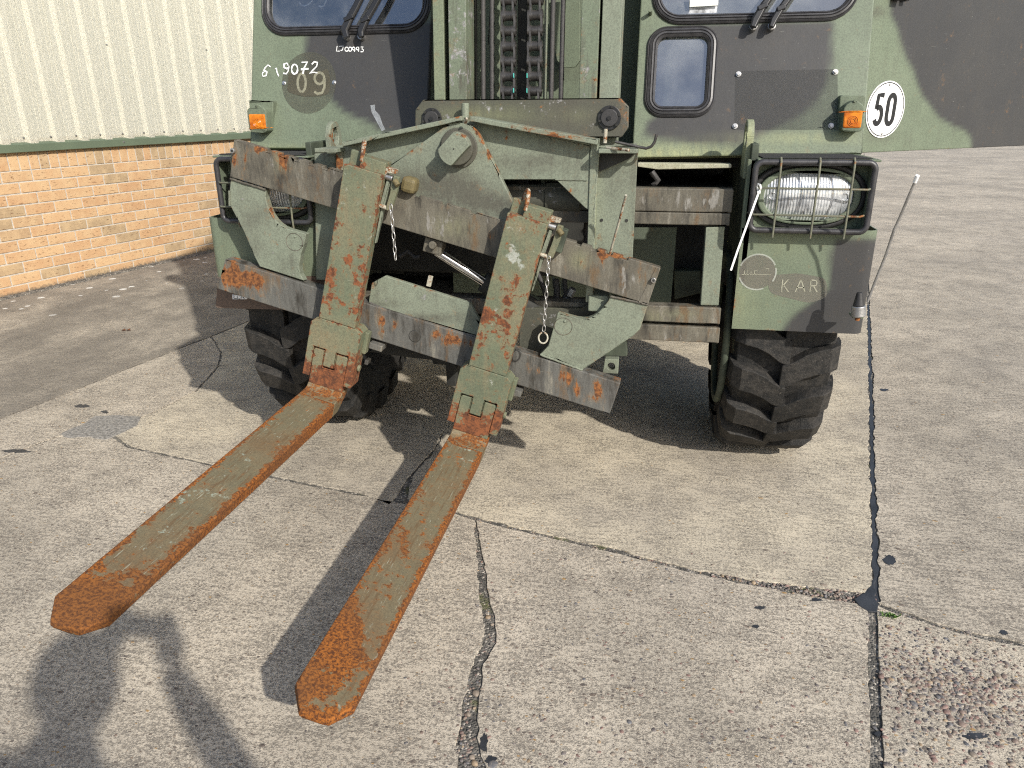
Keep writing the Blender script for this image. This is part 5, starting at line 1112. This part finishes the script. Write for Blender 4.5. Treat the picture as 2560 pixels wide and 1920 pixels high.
rb2=[(830,1610,70,80,.8),(780,1720,60,40,.55),(880,1600,30,60,.6),(1010,1370,14,60,.4),(840,1500,50,40,.3),(930,1360,60,30,.16),(1190,1090,50,16,.6),(1220,1120,14,30,.5),(1150,1150,20,14,.25),(1200,1150,16,10,.3),(960,1450,20,50,.3),(830,1780,60,14,.4),(1060,1300,8,80,.3)]
bb2=[(1170,1112,36,10,.55),(1160,1140,30,16,.2),(1010,1280,30,30,.1)]
F1,f1=fork(-.238,'left fork, greyer paint with a rust brown tip',rs1,bs1,rb1,bb1,[(300,1420,120,70,.7),(500,1240,30,30,.1)])
F2,f2=fork(.259,'right fork, browner with long rusted end',rs2,bs2,rb2,bb2,[(850,1560,110,170,.9),(980,1350,70,60,.5),(1120,1180,40,30,.2)])
# safety chains
def chain(p0,p1,n_,parent,ring_=None):
    bm=bmesh.new(); p0=np.array(p0);p1=np.array(p1); L=np.linalg.norm(p1-p0); st=L/n_; dv=(p1-p0)/L
    for i in range(n_):
        c=p0+dv*(i+.5)*st; s_=np.cross(dv,(0,1,0)) if i%2==0 else np.array((0,1,0)); s_=nz(s_+.25*np.cross(dv,s_)) 
        lp=[c+dv*st*.62*math.sin(t)*1.0+s_*.0048*math.cos(t) for t in np.linspace(0,math.tau,14,endpoint=False)]
        sweep(lp,.0014,closed=True,bm=bm)
    o=part('safety_chain',bm,'steel',parent=parent,smooth=True)
    return o
chain(U(A5([(1508,590)])[0],2.10),U(A5([(1545,1025)])[0],2.09),8,F1)
c2=U(A6([(1135,1590)])[0],2.09); chain(U(A6([(1178,1000)])[0],2.10),c2,13,F2)
c3=U(A9([(1130,615)])[0],2.09); part('chain_ring',sweep([c3+np.array((.0135*math.cos(t),.004*math.sin(t),.0155*math.sin(t))) for t in np.linspace(R(75),R(75)-R(330),22)],.0026),'rusty',parent=F2,smooth=True,base=(-.02,0,0))

# ---------------------------------------------------------------- antenna and cable tie
ab=U(A7([(1880,1430)])[0],2.205)
pts_=[]
for (px_,py_),yy in zip(K(1900,350,[(850,1275),(905,1130),(990,920),(1060,710),(1110,600),(1160,480),(1240,292)]),(2.2,2.19,2.17,2.145,2.13,2.11,2.08)): pts_.append(U((px_,py_),yy))
ant=thing('antenna',tuple(U(A7([(1870,1500)])[0],2.205)),'bent grey whip antenna on rubber foot beside the right mudguard','antenna')
l0=U(A7([(1885,1388)])[0],2.205); l1=U(A7([(1882,1470)])[0],2.205); l2=U(A7([(1893,1282)])[0],2.205)
obj('collar',cyl(l0,l1,.0185,.0195,seg=28),'alu',ant,.002,smooth=True)
obj('foot',sweep([l0,(l0+l2)/2,l0*.2+l2*.8,l2],.0) if False else cyl(l0,l2,.0155,.0075,seg=24),'rubber',ant,.002,smooth=True)
obj('whip',sweep(pts_,.0037),'alu',ant,smooth=True)
obj('whip_tip',cyl(pts_[-1]+(pts_[-2]-pts_[-1])*.22,pts_[-1]+(pts_[-1]-pts_[-2])*.06,.0050,seg=14),'white',ant,smooth=True)
b_=U(A7([(1872,1505)])[0],2.205); o=obj('fixing_bolt',cyl(l1,b_,.007,seg=8),'rusty',ant,.001); mark(o,base=(.3,0,0))
o=obj('mounting_bracket',box((l1+np.array((0,.022,-.004))),(.03,.045,.006)),'paint',ant,.001); mark(o,base=(.1,0,0))
tie=thing('cable_tie',tuple(U(A7([(1098,480)])[0],2.08)),'long white plastic cable tie hanging from the right headlamp guard','cable tie')
hd=U(A7([(1096,492)])[0],2.078); tl_=[U(p,yy) for p,yy in zip(A7([(1094,500),(1050,620),(985,800),(930,950),(876,1110)]),(2.078,2.07,2.06,2.055,2.05))]
obj('strap',sweep(tl_,[(-.0026,-.0006),(.0026,-.0006),(.0026,.0006),(-.0026,.0006)],up=(0,-1,.2)),'whiteplastic',tie)
obj('head',box(hd,(.0085,.006,.007)),'whiteplastic',tie,.001)
obj('loop',sweep([hd+np.array((x,y,z)) for x,y,z in ((.002,0,.004),(.004,-.006,.011),(.001,-.006,.020),(-.004,.0,.021),(-.005,.006,.012),(-.002,.003,.004))],[(-.0024,-.0006),(.0024,-.0006),(.0024,.0006),(-.0024,.0006)]),'whiteplastic',tie)

mr=np.array((-1.66,3.02,1.78)); mb_=part('mirror',cyl(mr,mr+np.array((.01,.05,0)),.125,.11,seg=30),'blackplastic',.006,smooth=True)
part('mirror_arm',sweep([mr+np.array((0,.05,0)),mr+np.array((.12,.0,.10)),mr+np.array((.30,-.05,.14))],.012),'blackplastic',smooth=True,parent=mb_)

# ---------------------------------------------------------------- the photographer (behind the lens; only the shadow falls into the view)
person=thing('person',(.17,-.55,0),'person in dark jacket and jeans bending forward with both hands on a phone','person')
M['jacket']=plain('dark jacket cloth',(.03,.032,.04),.9,0,.2,30,.3); M['jeans']=plain('blue jeans',(.04,.06,.11),.9,0,.2,60,.3); M['skin']=plain('skin',(.48,.30,.22),.55,0,.06,20); M['hair']=plain('brown hair',(.06,.035,.02),.6,0,.4,90,.5); M['phone']=plain('black phone glass',(.01,.01,.012),.15)
def limb(name,chain_,mt,bm=None):
    """one continuous tapered limb: list of (point, radius)"""
    P=[np.array(p,float) for p,_ in chain_]; rs_=[r_ for _,r_ in chain_]; bm=bm or bmesh.new(); rings=[]; u=None
    for i,p in enumerate(P):
        t=nz(P[min(i+1,len(P)-1)]-P[max(i-1,0)]); a=np.cross(t,(0,0,1) if abs(t[2])<.9 else (0,1,0)); a=nz(a); b=np.cross(a,t)
        rings.append([bm.verts.new(p+a*rs_[i]*math.cos(q*math.tau/14)+b*rs_[i]*math.sin(q*math.tau/14)) for q in range(14)])
    for A,B in zip(rings,rings[1:]):
        best=min(range(14),key=lambda s_:(A[0].co-B[s_].co).length)
        for q in range(14): bm.faces.new((A[q],A[(q+1)%14],B[(q+1+best)%14],B[(q+best)%14]))
    bm.faces.new(rings[0]); bm.faces.new(rings[-1]); return bm
hip=np.array((.17,-.62,.86)); chest=np.array((.17,-.50,1.10)); neck=np.array((.18,-.42,1.25)); head=np.array((.19,-.37,1.36))
bm=limb('t',[(hip-np.array((0,0,.06)),.13),(hip+np.array((0,0,.05)),.145),((hip+chest)/2,.135),(chest,.155),(chest+np.array((0,.03,.08)),.14),(neck,.07),(neck+np.array((0,.01,.03)),.055)],'jacket')
for sx in (-1,1):
    sh=chest+np.array((sx*.17,.03,.08)); el=np.array((.17+sx*.27,-.26,1.05)) if sx>0 else np.array((-.08,-.30,.98)); wr=np.array((.085+sx*.085,-.085,1.18))
    limb('a',[(chest+np.array((sx*.10,.02,.08)),.075),(sh,.068),((sh+el)/2,.055),(el,.048),((el+wr)/2,.042),(wr+(el-wr)*.08,.032)],'jacket',bm)
obj('jacket',bm,'jacket',person,0,smooth=True)
bm=bmesh.new()
for sx in (-1,1):
    limb('l',[(hip+np.array((sx*.04,0,.06)),.11),(hip+np.array((sx*.09,.0,-.06)),.105),(np.array((.17+sx*.11,-.55,.66)),.088),(np.array((.17+sx*.12,-.49,.47)),.064),(np.array((.17+sx*.12,-.53,.30)),.058),(np.array((.17+sx*.12,-.58,.09)),.045)],'jeans',bm)
obj('jeans',bm,'jeans',person,0,smooth=True)
for sx in (-1,1):
    f_=np.array((.17+sx*.12,-.50,.045)); obj('shoe',sphere(f_,.05,scale=(.9,2.6,.9),seg=16),'blackplastic',person,0,smooth=True)
bm=sphere(head,.095,scale=(.82,1.0,1.18),seg=20); limb('n',[(neck-np.array((0,0,.02)),.052),(neck+np.array((0,.02,.06)),.05)],'skin',bm); sphere(head+np.array((0,.098,-.01)),.016,bm=bm,scale=(.8,1,1.3),seg=10)
for sx in (-1,1): sphere(head+np.array((sx*.080,0,-.005)),.022,bm=bm,scale=(.4,.8,1.2),seg=10)
obj('head',bm,'skin',person,0,smooth=True)
obj('hair',sphere(head+np.array((0,-.018,.028)),.098,scale=(.86,1.0,1.08),seg=18),'hair',person,0,smooth=True)
for sx in (-1,1):
    w_=np.array((.085+sx*.085,-.085,1.18)); k=np.array((.085+sx*.078,-.035,1.235)); bm=limb('h',[(w_,.026),(w_*.5+k*.5,.034),(k,.030)],'skin')
    for i in range(4):
        b0=k+np.array((sx*.004,-.004,.026-.019*i)); limb('f',[(b0,.010),(b0+np.array((-sx*.004,.022,.002)),.0095),(b0+np.array((-sx*.022,.030,.002)),.009),(b0+np.array((-sx*(.034+.004*(i%2)),.027,.0)),.0075)],'skin',bm)
    t0=k+np.array((-sx*.006,-.022,-.01)); limb('f',[(t0,.012),(t0+np.array((-sx*.02,-.008,.018)),.011),(t0+np.array((-sx*.036,.0,.03)),.009)],'skin',bm)
    obj('hand',bm,'skin',person,0,smooth=True)
phone=obj('phone',box((.085,-.028,1.235),(.150,.008,.074)),'phone',None,.003); tag(phone,'black phone held level in the hands of the person','phone')

# ---------------------------------------------------------------- weld beads
def weld(fr,pts,d,r_=.0036,mt='frame'):
    P=[];rg=random.Random(len(pts)*7+int(pts[0][0]*1000)%97)
    for a,b in zip(pts,pts[1:]):
        a=np.array(a);b=np.array(b); n_=max(2,int(np.linalg.norm(b-a)/.006))
        P+=[a+(b-a)*i/n_ for i in range(n_)]
    P.append(np.array(pts[-1])); bm=bmesh.new()
    pr=[(math.cos(t*math.tau/8)*r_,math.sin(t*math.tau/8)*r_) for t in range(8)]
    V=[fr.at(p[0]+rg.uniform(-.0008,.0008),p[1]+rg.uniform(-.0008,.0008),d+rg.uniform(-.0006,.0006)) for p in P]
    part('weld_bead',sweep(V,pr,bm=bm),mt,smooth=True,dirt=[(*proj([V[len(V)//2]])[0],60,60,.35)])
aL_=CF.px(armL,.006); aR_=CF.px(armR,.006)
weld(CF,[aL_[20],aL_[21]],.004); weld(CF,[aL_[0],aL_[2]],.004,mt='bar')
weld(CF,[aR_[12],aR_[14]],.004); weld(CF,[aR_[0],(aR_[-1][0],aR_[-1][1])],.004,mt='bar')
weld(CF,CF.px([(1000,789),(1196,843)],.01),.008,mt='lbar'); weld(CF,CF.px([(925,757),(1000,787)],.01),.008,mt='lbar')
f2_=YF(2.248); weld(f2_,f2_.px([(1497,372),(1487,500),(1482,640)]),0); weld(f2_,f2_.px([(1500,368),(1592,362)]),.02)
weld(FP,FP.px(A2([(1228,1418),(1475,1424)])),-.001,.0022)
weld(FP,FP.px(A1([(1140,1150),(2040,945)])),-.002,.003); weld(FP,FP.px(A2([(575,950),(1500,1140)])),-.002,.003)
